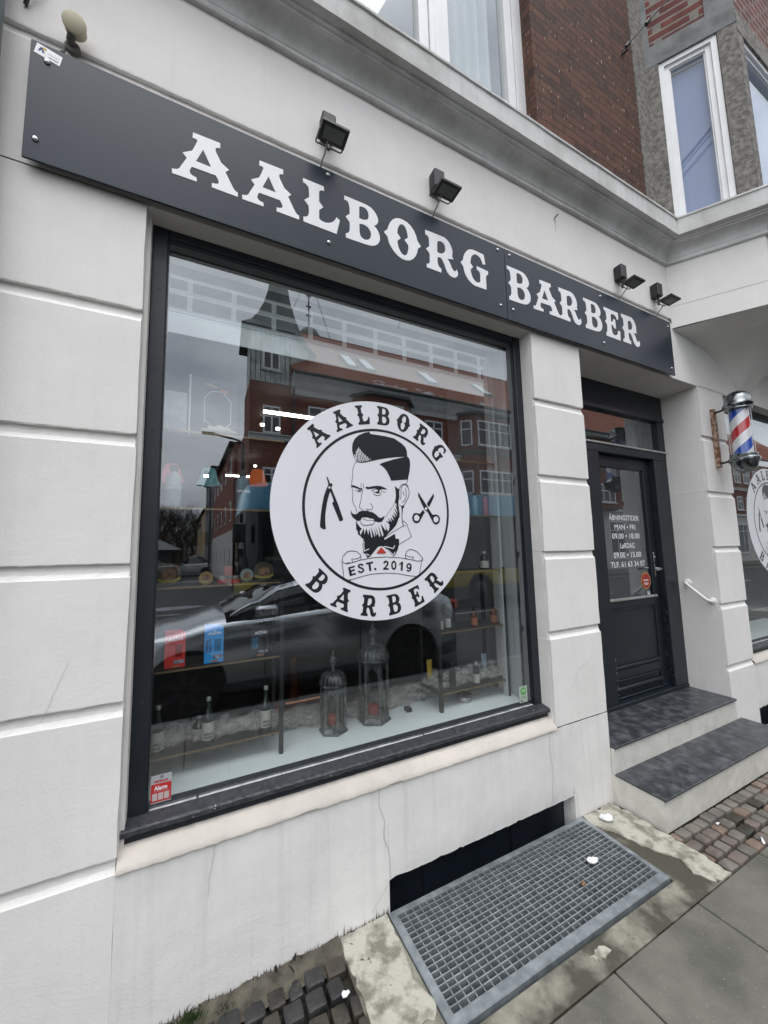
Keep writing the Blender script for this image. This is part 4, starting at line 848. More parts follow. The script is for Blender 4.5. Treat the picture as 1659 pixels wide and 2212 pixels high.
m = MB(); m.box(3.492, 3.522, 0.3566, 0.3569, 1.112, 1.118); m.build('print', M['signwhite'], st)
al = thing('alarm_sticker', 'red and white alarm sticker in the lower left corner of the main window', 'sticker', (-0.092, 0.138, 0.61))
m = MB(); m.box(-0.126, -0.060, 0.1380, 0.1388, 0.616, 0.712); m.build('white_field', mat('sticker_clear', (0.42, 0.45, 0.47), rough=0.4), al)
m = MB(); m.box(-0.126, -0.061, 0.1374, 0.1379, 0.620, 0.682); m.build('red_field', mat('alarm_red', (0.55, 0.03, 0.03), rough=0.4), al)
text_mesh('Alarm', 'text_line', 0.020, -0.115, 0.661, 0.1372, M['signwhite'], al, width=0.042, bold=0.0006)
text_mesh('verisure', 'text_line', 0.014, -0.117, 0.687, 0.1377, mat('alarm_red_print', (0.5, 0.04, 0.04), rough=0.4), al, width=0.046, bold=0.0004)
m = MB()
for k in range(3): m.box(-0.121+k*0.019, -0.105+k*0.019, 0.1369, 0.1373, 0.626, 0.650)
m.ribbon([(-0.117, 0.656), (-0.068, 0.656)], 0.001, 0.1371); m.build('pictogram', mat('pictogram_white', (0.55, 0.5, 0.5), rough=0.4), al)
m = MB(); m.lathe([(0.006, 0), (0.006, -0.0003)], (-0.092, 0.1378, 0.704), 6, 'y'); m.build('emblem', M['stonesmooth'], al)
gr = thing('sticker', 'pale green sticker with round emblem in the lower right corner of the main window', 'sticker', (1.765, 0.138, 0.62))
m = MB(); m.box(1.733, 1.795, 0.1380, 0.1388, 0.622, 0.712); m.build('paper', mat('sticker_pale_green', (0.42, 0.52, 0.44), rough=0.5), gr)
m = MB(); m.lathe([(0.022, 0), (0.022, -0.0004)], (1.764, 0.1378, 0.684), 24, 'y'); m.build('emblem', mat('sticker_green', (0.12, 0.36, 0.10), rough=0.5), gr)
m = MB(); m.ribbon([(1.753, 0.680), (1.763, 0.690), (1.776, 0.688)], 0.004, 0.1370); m.build('mark', M['signwhite'], gr)
m = MB(); m.ribbon([(1.742, 0.655), (1.785, 0.655)], 0.003, 0.1376); m.ribbon([(1.742, 0.647), (1.785, 0.647)], 0.003, 0.1376); m.box(1.74, 1.756, 0.1374, 0.1378, 0.626, 0.636); m.build('print', M['stonesmooth'], gr)

for o_, dx_, dz_ in ((al, 0.002, 0.016), (gr, -0.033, 0.016)): o_.location.x += dx_; o_.location.y -= 0.032; o_.location.z += dz_
# ------------------------------------------------------------------ floodlights above the sign
def floodlight(x, label, z=3.582):
    t = thing('floodlight', label, 'floodlight', (x, 0, z), 'floodlights above the shop sign')
    m = MB(); m.box(x-0.034, x+0.034, -0.062, -0.0005, z-0.055, z+0.055, 0.006)
    for k in range(3): m.box(x-0.035, x-0.0335, -0.05, -0.03, z-0.035+k*0.026, z-0.020+k*0.026)
    m.build('junction_box', M['black'], t)
    # bracket
    m = MB(); m.tube([(x-0.066, -0.115, z-0.128), (x-0.066, -0.050, z-0.120), (x-0.062, -0.044, z-0.118), (x+0.058, -0.044, z-0.118), (x+0.062, -0.050, z-0.120), (x+0.062, -0.115, z-0.128)], 0.0035, 6); m.tube([(x, -0.040, z-0.05), (x, -0.040, z-0.122)], 0.009, 8); m.build('bracket', M['black'], t)
    # head: shallow tray tilted to the wall, lens facing down
    c = Vector((x-0.002, -0.122, z-0.124)); ax = Vector((1, 0, 0)); ay = Vector((0, -cos(R(3)), sin(R(3)))); az = ax.cross(ay).normalized()
    if az.z > 0: az = -az
    def P(a, b, d): return tuple(c+ax*a+ay*b+az*d)
    def tray(w, h, d0, d1, w2=None, h2=None):
        w2 = w2 or w; h2 = h2 or h
        vs = [P(sx*w, sy*h, d0) for sx, sy in ((-1, -1), (1, -1), (1, 1), (-1, 1))]+[P(sx*w2, sy*h2, d1) for sx, sy in ((-1, -1), (1, -1), (1, 1), (-1, 1))]
        return vs, [(0, 1, 2, 3), (4, 7, 6, 5)]+[(i, 4+i, 4+(i+1) % 4, (i+1) % 4) for i in range(4)]
    m = MB(); m.add(*tray(0.064, 0.044, 0.004, 0.016)); m.add(*tray(0.052, 0.034, -0.010, 0.0038, 0.061, 0.041)); 
    m.build('lamp_head', M['black'], t)
    m = MB(); m.add(*tray(0.047, 0.028, 0.0162, 0.0172)); m.build('lens', mat('floodlight_lens', (0.17, 0.18, 0.17), (0.13, 0.14, 0.13), rough=0.25), t)
    m = MB(); m.tube([(x-0.02, -0.09, z-0.138), (x-0.022, -0.085, z-0.155), (x-0.026, -0.060, z-0.180), (x-0.034, -0.038, z-0.205), (x-0.036, -0.020, z-0.228)], 0.0040, 7); m.build('cable', mat('grey_cable', (0.28, 0.27, 0.26), rough=0.6), t, smooth=True)
for x, l in ((0.522, 'black floodlight above the second letter of the sign, leftmost of four'), (1.160, 'black floodlight above the middle letters of the sign, second of four from the left'), (2.825, 'black floodlight near the right end of the sign, third of four from the left'), (3.300, 'black floodlight in the corner beside the bay, rightmost of four')):
    floodlight(x, l)
# round sensor lamp by the sticker
t = thing('security_sensor', 'round beige sensor lamp on a swivel above the left end of the sign', 'sensor', (-0.45, 0, 3.44))
ax0 = Vector((-0.447, -0.045, 3.468)); d = Vector((0.05, -0.97, -0.20)).normalized()
m = MB(); m.tube([ax0-d*0.020, ax0-d*0.018, ax0+d*0.006, ax0+d*0.008, ax0+d*0.016, ax0+d*0.018], [0.028, 0.033, 0.033, 0.036, 0.036, 0.033], 28); m.build('lamp_body', M['beige'], t, smooth=True)
m = MB(); m.tube([(-0.46, -0.0, 3.425), (-0.462, -0.025, 3.430), (-0.456, -0.04, 3.445)], [0.016, 0.014, 0.012], 12); m.lathe([(0.024, 0), (0.024, -0.012), (0.018, -0.016)], (-0.46, -0.0004, 3.42), 20, 'y'); m.build('swivel', mat('sensor_swivel', (0.10, 0.10, 0.085), rough=0.7), t, smooth=True)
m = MB(); m.tube([(-0.485, -0.006, 3.385), (-0.48, -0.008, 3.41), (-0.47, -0.02, 3.425)], 0.004, 8); m.tube([(-0.50, -0.006, 3.375), (-0.488, -0.006, 3.39)], 0.004, 8); m.build('cable', M['stonesmooth'], t)
# drainpipe at the left edge
t = thing('drainpipe', 'grey green drainpipe running up the wall at the left picture edge', 'drainpipe', (-0.70, -0.08, 0))
m = MB(); m.tube([(-0.672, -0.060, 0.0), (-0.672, -0.060, 7.5)], 0.040, 20, True); m.build('pipe', M['pipe'], t, smooth=True)
m = MB()
for z in (1.3, 3.55, 5.6): m.tube([(-0.672, -0.060, z), (-0.672, -0.060, z+0.03)], 0.044, 20); m.box(-0.682, -0.662, -0.03, 0, z+0.005, z+0.025)
m.build('clamp', M['stonesmooth'], t)
t = tag(MB().tube([(-0.60, -0.006, 3.51), (-0.588, -0.02, 3.54), (-0.575, -0.03, 3.58), (-0.56, -0.02, 3.64)], 0.007, 8).build('cable', M['black'], smooth=True), 'short black cable beside the drainpipe at the upper left corner', 'cable')
# nail with rust
t = thing('nail', 'rusty nail sticking out of the white wall between second and third floodlight', 'nail', (2.17, 0, 3.80))
m = MB(); m.tube([(2.168, 0, 3.80), (2.168, -0.03, 3.806)], 0.004, 8); m.build('shank', M['rust'], t)
m = MB(); m.ribbon([(2.168, 3.80), (2.169, 3.775)], 0.010, -0.0022); m.ribbon([(2.169, 3.775), (2.170, 3.69)], 0.0022, -0.0022); m.build('rust_stain', mat('rust_stain', (0.46, 0.33, 0.24), rough=0.9), t)
# wire with insulators across the bay corner
t = thing('anchored_wire', 'dark wire with small insulators crossing in front of the brick wall and bay', 'wire', (3.2, 0, 5.8))
m = MB(); m.tube([(3.20, -0.01, 5.80), (3.40, -0.20, 6.05), (3.75, -0.55, 6.45), (4.6, -1.5, 7.4)], 0.0045, 6); m.build('cable', M['black'], t)
m = MB(); m.tube([(3.22, -0.03, 5.82), (3.24, -0.05, 5.85)], 0.014, 8); m.tube([(3.34, -0.14, 5.97), (3.36, -0.16, 6.0)], 0.016, 8); m.tube([(3.20, 0.0, 5.77), (3.21, -0.05, 5.77)], 0.010, 8); m.build('insulator', M['black'], t)

# ------------------------------------------------------------------ barber pole
PX, PY = 4.045, -0.185
t = thing('barber_pole', 'red, white and blue striped barber pole with domed metal caps on a rusty bracket', 'barber pole', (PX, 0, 2.2))
m = MB(); m.box(4.022, 4.062, -0.030, -0.0005, 2.185, 2.705, 0.002)
for z in (2.22, 2.32, 2.58, 2.66): m.lathe([(0.009, 0), (0.009, -0.006), (0.004, -0.008)], (4.042, -0.030, z), 10, 'y')
br = m.build('wall_bracket', M['rust'], t)
zt, zb = 2.665, 2.235
m = MB()
for z in (zt+0.010, zb-0.012): m.tube([(4.042, -0.025, z-0.004), (4.044, -0.06, z-0.004), (4.045, -0.10, z+0.004)], [0.012, 0.008, 0.012], 10)
m.build('arm', M['black'], t, smooth=True)
m = MB(); m.lathe([(0.074, zt-0.03), (0.086, zt-0.028), (0.090, zt-0.018), (0.086, zt-0.008), (0.094, zt), (0.101, zt+0.010), (0.101, zt+0.022), (0.094, zt+0.032), (0.090, zt+0.040), (0.088, zt+0.065), (0.078, zt+0.095), (0.060, zt+0.118), (0.036, zt+0.132), (0.012, zt+0.138)], (PX, PY, 0), 40); m.build('top_cap', M['darkmetal'], t, smooth=True)
m = MB(); m.lathe([(0.012, zb-0.128), (0.036, zb-0.122), (0.060, zb-0.106), (0.078, zb-0.080), (0.088, zb-0.050), (0.094, zb-0.034), (0.101, zb-0.028), (0.103, zb-0.014), (0.098, zb-0.004), (0.088, zb+0.004), (0.090, zb+0.018), (0.086, zb+0.026), (0.074, zb+0.028)], (PX, PY, 0), 40); m.build('bottom_cap', M['darkmetal'], t, smooth=True)
def stripes():
    m_, nt, b = newmat('barber_stripes'); L = nt.links; b.inputs['Roughness'].default_value = 0.3; b.inputs['Coat Weight'].default_value = 0.5
    tc = N(nt, 'ShaderNodeTexCoord'); mp = N(nt, 'ShaderNodeMapping'); mp.inputs['Location'].default_value = (-PX, -PY, 0); L.new(tc.outputs['Object'], mp.inputs['Vector'])
    sx = N(nt, 'ShaderNodeSeparateXYZ'); L.new(mp.outputs[0], sx.inputs[0])
    at = N(nt, 'ShaderNodeMath', operation='ARCTAN2'); L.new(sx.outputs['Y'], at.inputs[0]); L.new(sx.outputs['X'], at.inputs[1])
    a2 = N(nt, 'ShaderNodeMath', operation='DIVIDE'); L.new(at.outputs[0], a2.inputs[0]); a2.inputs[1].default_value = 2*pi
    z2 = N(nt, 'ShaderNodeMath', operation='MULTIPLY_ADD'); L.new(sx.outputs['Z'], z2.inputs[0]); z2.inputs[1].default_value = -1/0.350; z2.inputs[2].default_value = PHASE
    ad = N(nt, 'ShaderNodeMath', operation='ADD'); L.new(a2.outputs[0], ad.inputs[0]); L.new(z2.outputs[0], ad.inputs[1])
    fr = N(nt, 'ShaderNodeMath', operation='FRACT'); L.new(ad.outputs[0], fr.inputs[0])
    cr = N(nt, 'ShaderNodeValToRGB'); cr.color_ramp.interpolation = 'CONSTANT'; e = cr.color_ramp.elements
    e[0].position = 0.0; e[0].color = (0.012, 0.07, 0.42, 1); e[1].position = 0.25; e[1].color = (0.75, 0.75, 0.78, 1)
    q = e.new(0.5); q.color = (0.52, 0.025, 0.03, 1); q = e.new(0.75); q.color = (0.75, 0.75, 0.78, 1)
    L.new(fr.outputs[0], cr.inputs[0]); L.new(cr.outputs[0], b.inputs['Base Color']); return m_
PHASE = 0.12
m = MB(); m.lathe([(0.064, zb+0.02), (0.064, zt-0.02)], (PX, PY, 0), 40); m.build('striped_cylinder', stripes(), t, smooth=True)
m = MB(); m.lathe([(0.077, zb+0.024), (0.077, zt-0.028)], (PX, PY, 0), 40); m.f = m.f[:-2]; m.m = m.m[:-2]; m.build('glass_tube', glassmat('pole_glass', 1.55, (0.97, 0.98, 0.98), 0.0001), t, smooth=True)

# handrail in the door reveal
t = thing('handrail', 'short white bent handrail on the wall right of the door', 'handrail', (3.857, 0.13, 1.1))
p = [(3.856, 0.222, 1.200), (3.815, 0.222, 1.200), (3.802, 0.210, 1.192), (3.800, 0.190, 1.175), (3.800, 0.085, 1.082), (3.802, 0.068, 1.068), (3.815, 0.058, 1.060), (3.856, 0.056, 1.058)]
m = MB(); m.tube(p, 0.0115, 14); m.build('rail', M['whiteframe'], t, smooth=True)
for y, z in ((0.222, 1.200), (0.056, 1.058)):
    m = MB(); m.lathe([(0.030, 3.8568), (0.030, 3.853), (0.024, 3.847), (0.013, 3.844)], (0, y, z), 24, 'x'); m.build('rosette', M['whiteframe'], t, smooth=True)

# ------------------------------------------------------------------ steps
t = thing('entrance_steps', 'two white painted steps with black slate treads below the door', 'steps', (3.1, 0, 0))
def rough_box(x0, x1, y0, y1, z0, z1, seed, amp=0.0004):
    rnd = random.Random(seed); m = MB(); n = int((x1-x0)/0.05); k = 4
    m.box(x0+0.004, x1-0.004, y0+0.004, y1, z0, z1-0.002)
    V = {}
    for i in range(n+1):
        for j in range(k+1): V[i, j] = len(m.v); m.v.append((x0+(x1-x0)*i/n, y0+rnd.gauss(0, amp), z0+(z1-z0)*j/k))
    for i in range(n):
        for j in range(k): m.f.append([V[i, j], V[i+1, j], V[i+1, j+1], V[i, j+1]]); m.m.append(0)
    for xx in (x0, x1):
        W = {}
        for i in range(6):
            for j in range(k+1): W[i, j] = len(m.v); m.v.append((xx+rnd.gauss(0, amp), y0+(y1-y0)*i/5, z0+(z1-z0)*j/k))
        for i in range(5):
            for j in range(k): m.f.append([W[i, j], W[i+1, j], W[i+1, j+1], W[i, j+1]][::(1 if xx == x0 else -1)][::-1]); m.m.append(0)
    return m
rough_box(2.312, 3.905, -0.290, 0.0, -0.02, 0.144, 41).build('lower_riser', M['steppaint'], t)
rough_box(2.318, 3.855, -0.022, 0.29, 0.144, 0.296, 42).build('upper_riser', M['steppaint'], t)
m = MB(); xs = [2.306, 2.70, 3.10, 3.50, 3.91]
for a, b in zip(xs, xs[1:]): m.box(a+0.0012, b-0.0012, -0.302, -0.024, 0.1445, 0.158, 0.003)
m.build('slate_tread', M['slate'], t)
m = MB(); xs = [2.318, 2.83, 3.34, 3.854]
for a, b in zip(xs, xs[1:]): m.box(a+0.0012, b-0.0012, -0.034, 0.287, 0.2965, 0.311, 0.003)
m.build('slate_tread', M['slate'], t)

# ------------------------------------------------------------------ grate
def grate(x0, x1, label):
    t = thing('cellar_grate', label, 'grate', ((x0+x1)/2, -0.23, 0.0), 'steel gratings over the cellar shafts')
    y0, y1, z = -0.458, -0.012, 0.004; w = 0.022
    m = MB(); m.box(x0, x1, y0, y0+w+0.012, z-0.004, z); m.box(x0, x1, y1-w, y1, z-0.004, z); m.box(x0, x0+w+0.006, y0+w+0.012, y1-w, z-0.004, z); m.box(x1-w, x1, y0+w+0.012, y1-w, z-0.004, z)
    m.box(x0, x1, y0-0.004, y0-0.0002, z-0.030, z-0.0005); m.box(x0-0.004, x0-0.0002, y0, y1, z-0.030, z-0.0005); m.box(x1+0.0002, x1+0.004, y0, y1, z-0.030, z-0.0005)
    m.build('frame', M['galv'], t)
    m = MB(); n = 33; a, b = x0+w+0.006, x1-w; c, d = y0+w+0.012, y1-w
    for i in range(n+1): x = a+(b-a)*i/n; m.box(x-0.0022, x+0.0022, c-0.005, d+0.005, z-0.022, z-0.0055)
    k = 17
    for j in range(k+1): y = c+(d-c)*j/k; m.box(a-0.005, b+0.005, y-0.0024, y+0.0024, z-0.024, z-0.0012)
    m.build('bars', M['galv'], t)
grate(0.775, 2.000, 'galvanised steel grating over the cellar shaft below the main window')
grate(4.10, 5.50, 'galvanised grating right of the entrance steps, mostly outside the picture')

# ------------------------------------------------------------------ ground
m = MB(); m.box(-400, 400, -400, -2.33, -0.40, -0.125); struct(m.build('road', M['asphalt']))
m = MB(); m.box(-14, 60, -2.32, 0.02, -0.30, -0.035)
# leave the shafts open: rebuild the bed round them
m = MB(); m.box(-14, 60, -2.32, -0.505, -0.30, -0.035); m.box(-14, 0.698, -0.5048, 0.02, -0.30, -0.035); m.box(2.042, 4.048, -0.5048, 0.02, -0.30, -0.035); m.box(5.602, 60, -0.5048, 0.02, -0.30, -0.035)
struct(m.build('joint_bed', M['soil']))
# paving slabs
m = MB(); rnd = random.Random(3); m.cur = 0
xs = [1.40+0.5725*k for k in range(-24, 60)]
for r, (ya, yb) in enumerate(((-1.42, -0.580), (-2.25, -1.424))):
    for k in range(len(xs)-1):
        o = 0.0 if r == 0 else 0.28
        dz = rnd.gauss(0, 0.0012)
        m.box(xs[k]+o+0.003, xs[k+1]+o-0.003, ya+0.0025, yb-0.0025, -0.036, -0.002+dz, 0.004)
struct(m.build('pavement', M['paving']))
m = MB(); 
for k in range(-14, 60): m.box(k*1.0+0.003, k*1.0+0.997, -2.40, -2.256, -0.3, 0.0, 0.008)
struct(m.build('kerb', M['stonesmooth']))
# cement round the grate, rough outline
def blob(poly, z, name, mt, amp=0.006, step=0.02, seed=0, dz=0.0):
    rnd = random.Random(seed); P = []
    for (a, b), (c, d) in zip(poly, poly[1:]+poly[:1]):
        n = max(1, int(hypot(c-a, d-b)/step))
        for k in range(n): P.append((a+(c-a)*k/n+rnd.gauss(0, amp), b+(d-b)*k/n+rnd.gauss(0, amp)))
    m = MB(); m.add([(p[0], p[1], z) for p in P], [list(range(len(P)))]); m.prism(P, 'z', z-0.03, z-0.0005)
    return struct(m.build(name, mt))
m = MB(); m.box(0.545, 2.28, -0.578, -0.475, -0.034, -0.005); m.box(0.545, 0.768, -0.4748, 0.004, -0.034, -0.0052); m.box(2.006, 2.28, -0.4748, 0.004, -0.034, -0.0062); struct(m.build('cement_surround', M['cementwet']))
blob([(0.553, -0.004), (0.762, -0.004), (0.762, -0.14), (0.74, -0.26), (0.775, -0.37), (0.74, -0.40), (0.70, -0.385), (0.64, -0.42), (0.556, -0.42)], -0.0015, 'cement_patch', M['cementpatch'], 0.004, seed=1)
blob([(2.012, -0.004), (2.285, -0.004), (2.29, -0.30), (2.285, -0.575), (2.16, -0.572), (2.13, -0.50), (2.16, -0.42), (2.11, -0.34), (2.08, -0.24), (2.05, -0.15), (2.012, -0.10)], -0.0012, 'cement_patch', M['cementpatch'], 0.005, seed=2)
mm_ = mat('half_damp_cement', (0.25, 0.245, 0.20), (0.17, 0.165, 0.13), rough=0.85, scale=9, bump=0.003, bscale=40)
0 and blob([(1.64, -0.487), (1.90, -0.49), (1.93, -0.565), (1.62, -0.568), (1.59, -0.53)], -0.0035, 'cement_patch', mm_, 0.004, seed=3)
0 and blob([(2.015, -0.36), (2.09, -0.40), (2.10, -0.46), (2.05, -0.50), (1.97, -0.49)], -0.0035, 'cement_patch', mm_, 0.004, seed=4)
0 and blob([(1.98, -0.525), (2.12, -0.50), (2.10, -0.57), (1.97, -0.572)], -0.0032, 'cement_patch', mm_, 0.003, seed=6)
0 and blob([(1.08, -0.50), (1.30, -0.485), (1.34, -0.56), (1.10, -0.570)], -0.0034, 'cement_patch', mm_, 0.006, seed=7)
0 and blob([(0.80, -0.49), (1.0, -0.483), (1.02, -0.57), (0.80, -0.572)], -0.0034, 'cement_patch', mm_, 0.006, seed=8)
blob([(1.37, -0.505), (1.44, -0.50), (1.46, -0.53), (1.39, -0.545)], -0.0016, 'cement_patch', M['cementpatch'], 0.004, 0.01, seed=5)
# setts
def setts(x0, x1, y0, y1, w, h, seed, mt, name, run=0.5, rot=0.0, gap=0.009, dz=0.004, skip=None, picks=(0,)):
    rnd = random.Random(seed); m = MB(); r = 0; y = y0
    while y < y1:
        hh = h*rnd.uniform(0.97, 1.03); x = x0-w*run*(r % 2)+rnd.uniform(-0.01, 0.01)
        while x < x1:
            ww = w*rnd.uniform(0.82, 1.18)
            xa, xb, ya, yb = x+gap/2, x+ww-gap/2, y+gap/2, y+hh-gap/2
            xa = max(xa, x0); xb = min(xb, x1); yb2 = min(yb, y1)
            if xb-xa > 0.03 and yb2-ya > 0.02 and not (skip and skip((xa+xb)/2, (ya+yb2)/2)):
                z = rnd.uniform(-dz, dz)-0.004
                n = 8; cx, cy = (xa+xb)/2, (ya+yb2)/2; a = (xb-xa)/2; b = (yb2-ya)/2; ro = rnd.uniform(-0.05, 0.05)
                tx, ty = rnd.uniform(-0.03, 0.03), rnd.uniform(-0.03, 0.03)
                rings = []
                for (s, dzz) in ((1.0, -0.035), (1.0, -0.010), (0.93, -0.002), (0.70, 0.001)):
                    ring = []
                    for k in range(16):
                        an = 2*pi*k/16; ca, sa = cos(an), sin(an)
                        e = 0.24
                        px = a*s*math.copysign(abs(ca)**e, ca); py = b*s*math.copysign(abs(sa)**e, sa)
                        if dzz > -0.03: px += rnd.gauss(0, 0.0010); py += rnd.gauss(0, 0.0010)
                        X = cx+px*cos(ro)-py*sin(ro); Y = cy+px*sin(ro)+py*cos(ro)
                        ring.append((X, Y, z+dzz+tx*px+ty*py))
                    rings.append(ring)
                vs = [p for rg in rings for p in rg]; fs = []; m.cur = rnd.choice(picks)
                for q in range(3):
                    for k in range(16): fs.append((q*16+k, q*16+(k+1) % 16, (q+1)*16+(k+1) % 16, (q+1)*16+k))
                fs.append(tuple(48+k for k in range(16))); m.add(vs, fs)
            x += ww
        y += hh; r += 1
    o = m.build(name, mt, smooth=True, auto=35); return struct(o)
setts(-1.7, 0.548, -0.578, -0.062, 0.072, 0.075, 5, [M['settdark'], M['settblack'], M['settgrey']], 'cobblestones', gap=0.010, dz=0.007, picks=(0, 0, 0, 1, 1))
setts(-14, -1.72, -0.578, -0.03, 0.11, 0.11, 8, M['settdark'], 'cobblestones', gap=0.012)
setts(2.29, 2.31, -0.1, -0.01, 0.09, 0.09, 7, M['settred'], 'cobblestones')
setts(2.29, 14.0, -0.578, -0.006, 0.088, 0.0685, 6, [M['settred'], M['settgrey'], M['settbrown'], M['settdark']], 'cobblestones', gap=0.010, dz=0.004, picks=(0, 0, 1, 1, 1, 2, 3), skip=lambda x, y: (y > -0.318 and x < 3.93) or (4.06 < x < 5.55 and y > -0.48))
m = MB(); rnd = random.Random(12)
m.grid(lambda u, v: (-1.7+2.25*u, -0.105+0.10*v+0.006*sin(u*90), -0.010+rnd.gauss(0, 0.0025)+0.014*v*v), 150, 8); struct(m.build('gravel_strip', mat('mossy_grit', (0.12, 0.11, 0.085), (0.045, 0.042, 0.032), rough=0.95, scale=16, bump=0.008, bscale=70)))
# dirt splash along the foot of the wall
m = MB(); rnd = random.Random(14); x = -1.2
while x < 0.77:
    h = abs(rnd.gauss(0, 0.010))+0.004; w = rnd.uniform(0.004, 0.012)
    m.add([(x, -0.0042, -0.02), (x+w, -0.0042, -0.02), (x+w*0.6, -0.0042, h)], [(0, 1, 2)]); x += w*rnd.uniform(0.4, 1.6)
tag(m.build('moss', mat('dark_moss', (0.035, 0.035, 0.025), rough=0.95)), 'ragged dark moss growing up the foot of the white wall left of the grate', 'moss', kind='stuff')
# small weeds
def weed(x, y, n, h, label, seed, mt):
    rnd = random.Random(seed); m = MB()
    for k in range(n):
        a = rnd.uniform(0, 2*pi); l = h*rnd.uniform(0.3, 0.9); ox, oy = rnd.gauss(0, h*0.45), rnd.gauss(0, h*0.25)
        dx, dy = cos(a)*l*0.7, -abs(sin(a))*l*0.5; w = l*0.06
        m.add([(x+ox-w, y+oy, 0), (x+ox+w, y+oy, 0), (x+ox+dx*0.6+w, y+oy+dy*0.6, l*0.7), (x+ox+dx, y+oy+dy, l), (x+ox+dx*0.6-w, y+oy+dy*0.6, l*0.7)], [(0, 1, 2, 3, 4)])
    return tag(m.build('weed', mt), label, 'weed')
weed(0.02, -0.035, 130, 0.042, 'low green weed at the foot of the wall near the lower left', 3, M['leafgreen'])
weed(0.13, -0.05, 22, 0.030, 'tiny green sprout on the grit between the two weeds and the setts', 4, M['leafgreen'])
weed(0.345, -0.012, 9, 0.06, 'dark dry sprout standing against the wall left of the grate', 5, M['soil'])
weed(-0.06, -0.09, 14, 0.022, 'smallest weed, left of the green one at the foot of the wall', 6, M['leafgreen'])
# snow lumps and a leaf
def lump(x, y, z, a, b, c, label, seed, mt=None, name='snow_lump', cat='snow', rot=0.0):
    rnd = random.Random(seed); m = MB(); nu, nv = 16, 10
    ph = [rnd.uniform(0, 6) for _ in range(6)]
    def f(u, v):
        th = 2*pi*u; p = pi*v; r = 1+0.16*sin(3*th+ph[0])*sin(p)+0.12*sin(5*th+4*p+ph[1])+0.08*sin(9*p+ph[2])
        X, Y = a*r*cos(th)*sin(p), b*r*sin(th)*sin(p)
        return (x+X*cos(rot)-Y*sin(rot), y+X*sin(rot)+Y*cos(rot), z+c*r*(1-cos(p))*0.5+0.0)
    m.grid(f, nu, nv); return tag(m.build(name, mt or M['snow'], smooth=True, auto=180), label, cat)
lump(1.765, -0.245, 0.003, 0.028, 0.016, 0.022, 'white snow lump lying on the grating', 1, rot=-0.3)
lump(2.105, -0.095, 0.0, 0.034, 0.022, 0.03, 'white snow lump on the cement right of the grating', 2, rot=-0.5)
lump(0.505, -0.205, 0.002, 0.014, 0.010, 0.01, 'small bright snow crumb on the dark setts at the bottom left', 3)
lump(0.27, -0.22, 0.004, 0.010, 0.008, 0.008, 'tiny snow crumb farther left on the dark setts', 4)
lump(0.36, -0.35, 0.0, 0.012, 0.010, 0.008, 'reddish wet crumb on the setts at the bottom edge', 5, M['leafbrown'], 'leaf_crumb', 'leaf')
lump(2.66, -0.56, -0.002, 0.030, 0.006, 0.006, 'thin white scrap on the joint between red setts and paving', 8, rot=0.5)
lump(1.62, -0.30+0.0, 0.003, 0.014, 0.009, 0.006, 'small brown leaf on the grating left of the snow lump', 6, M['leafbrown'], 'leaf', 'leaf', rot=0.4)
lump(2.60, -0.395, 0.003, 0.012, 0.006, 0.006, 'small white crumb on the red setts in front of the steps', 9)

# ------------------------------------------------------------------ window display
glass_thin = glassmat('lantern_glass', 1.22, (0.88, 0.90, 0.90), 0.0)
def shelf(x0, x1, label):
    t = thing('display_shelf', label, 'shelf', ((x0+x1)/2, 0.33, 0.6))
    bl = mat('black_shelf_board', (0.020, 0.020, 0.020), (0.014, 0.014, 0.014), rough=0.5); br = mat('brass_edge', (0.30, 0.22, 0.12), rough=0.35, metal=0.6)
    for z in (0.700, 1.045, 1.395, 1.745, 2.10):
        b = MB().box(x0+0.001, x1-0.001, 0.305, 0.52, z-(0.010 if z < 1.5 else 0.005), z).build('board', bl if z < 1.5 else glass_thin, t); MB().box(x0+0.001, x1-0.001, 0.302, 0.3045, z-0.009, z-0.001).build('edge_strip', br, b)
    for x in (x0, x1-0.018):
        MB().box(x, x+0.018, 0.298, 0.320, 0.598, 1.41).build('leg', M['black'], t); MB().box(x, x+0.018, 0.505, 0.525, 0.598, 1.41).build('leg', M['black'], t)
shelf(-0.19, 0.392, 'black shelf rack with thin brass edges at the left of the window display')
shelf(1.285, 1.82, 'black shelf rack with thin brass edges at the right of the window display')
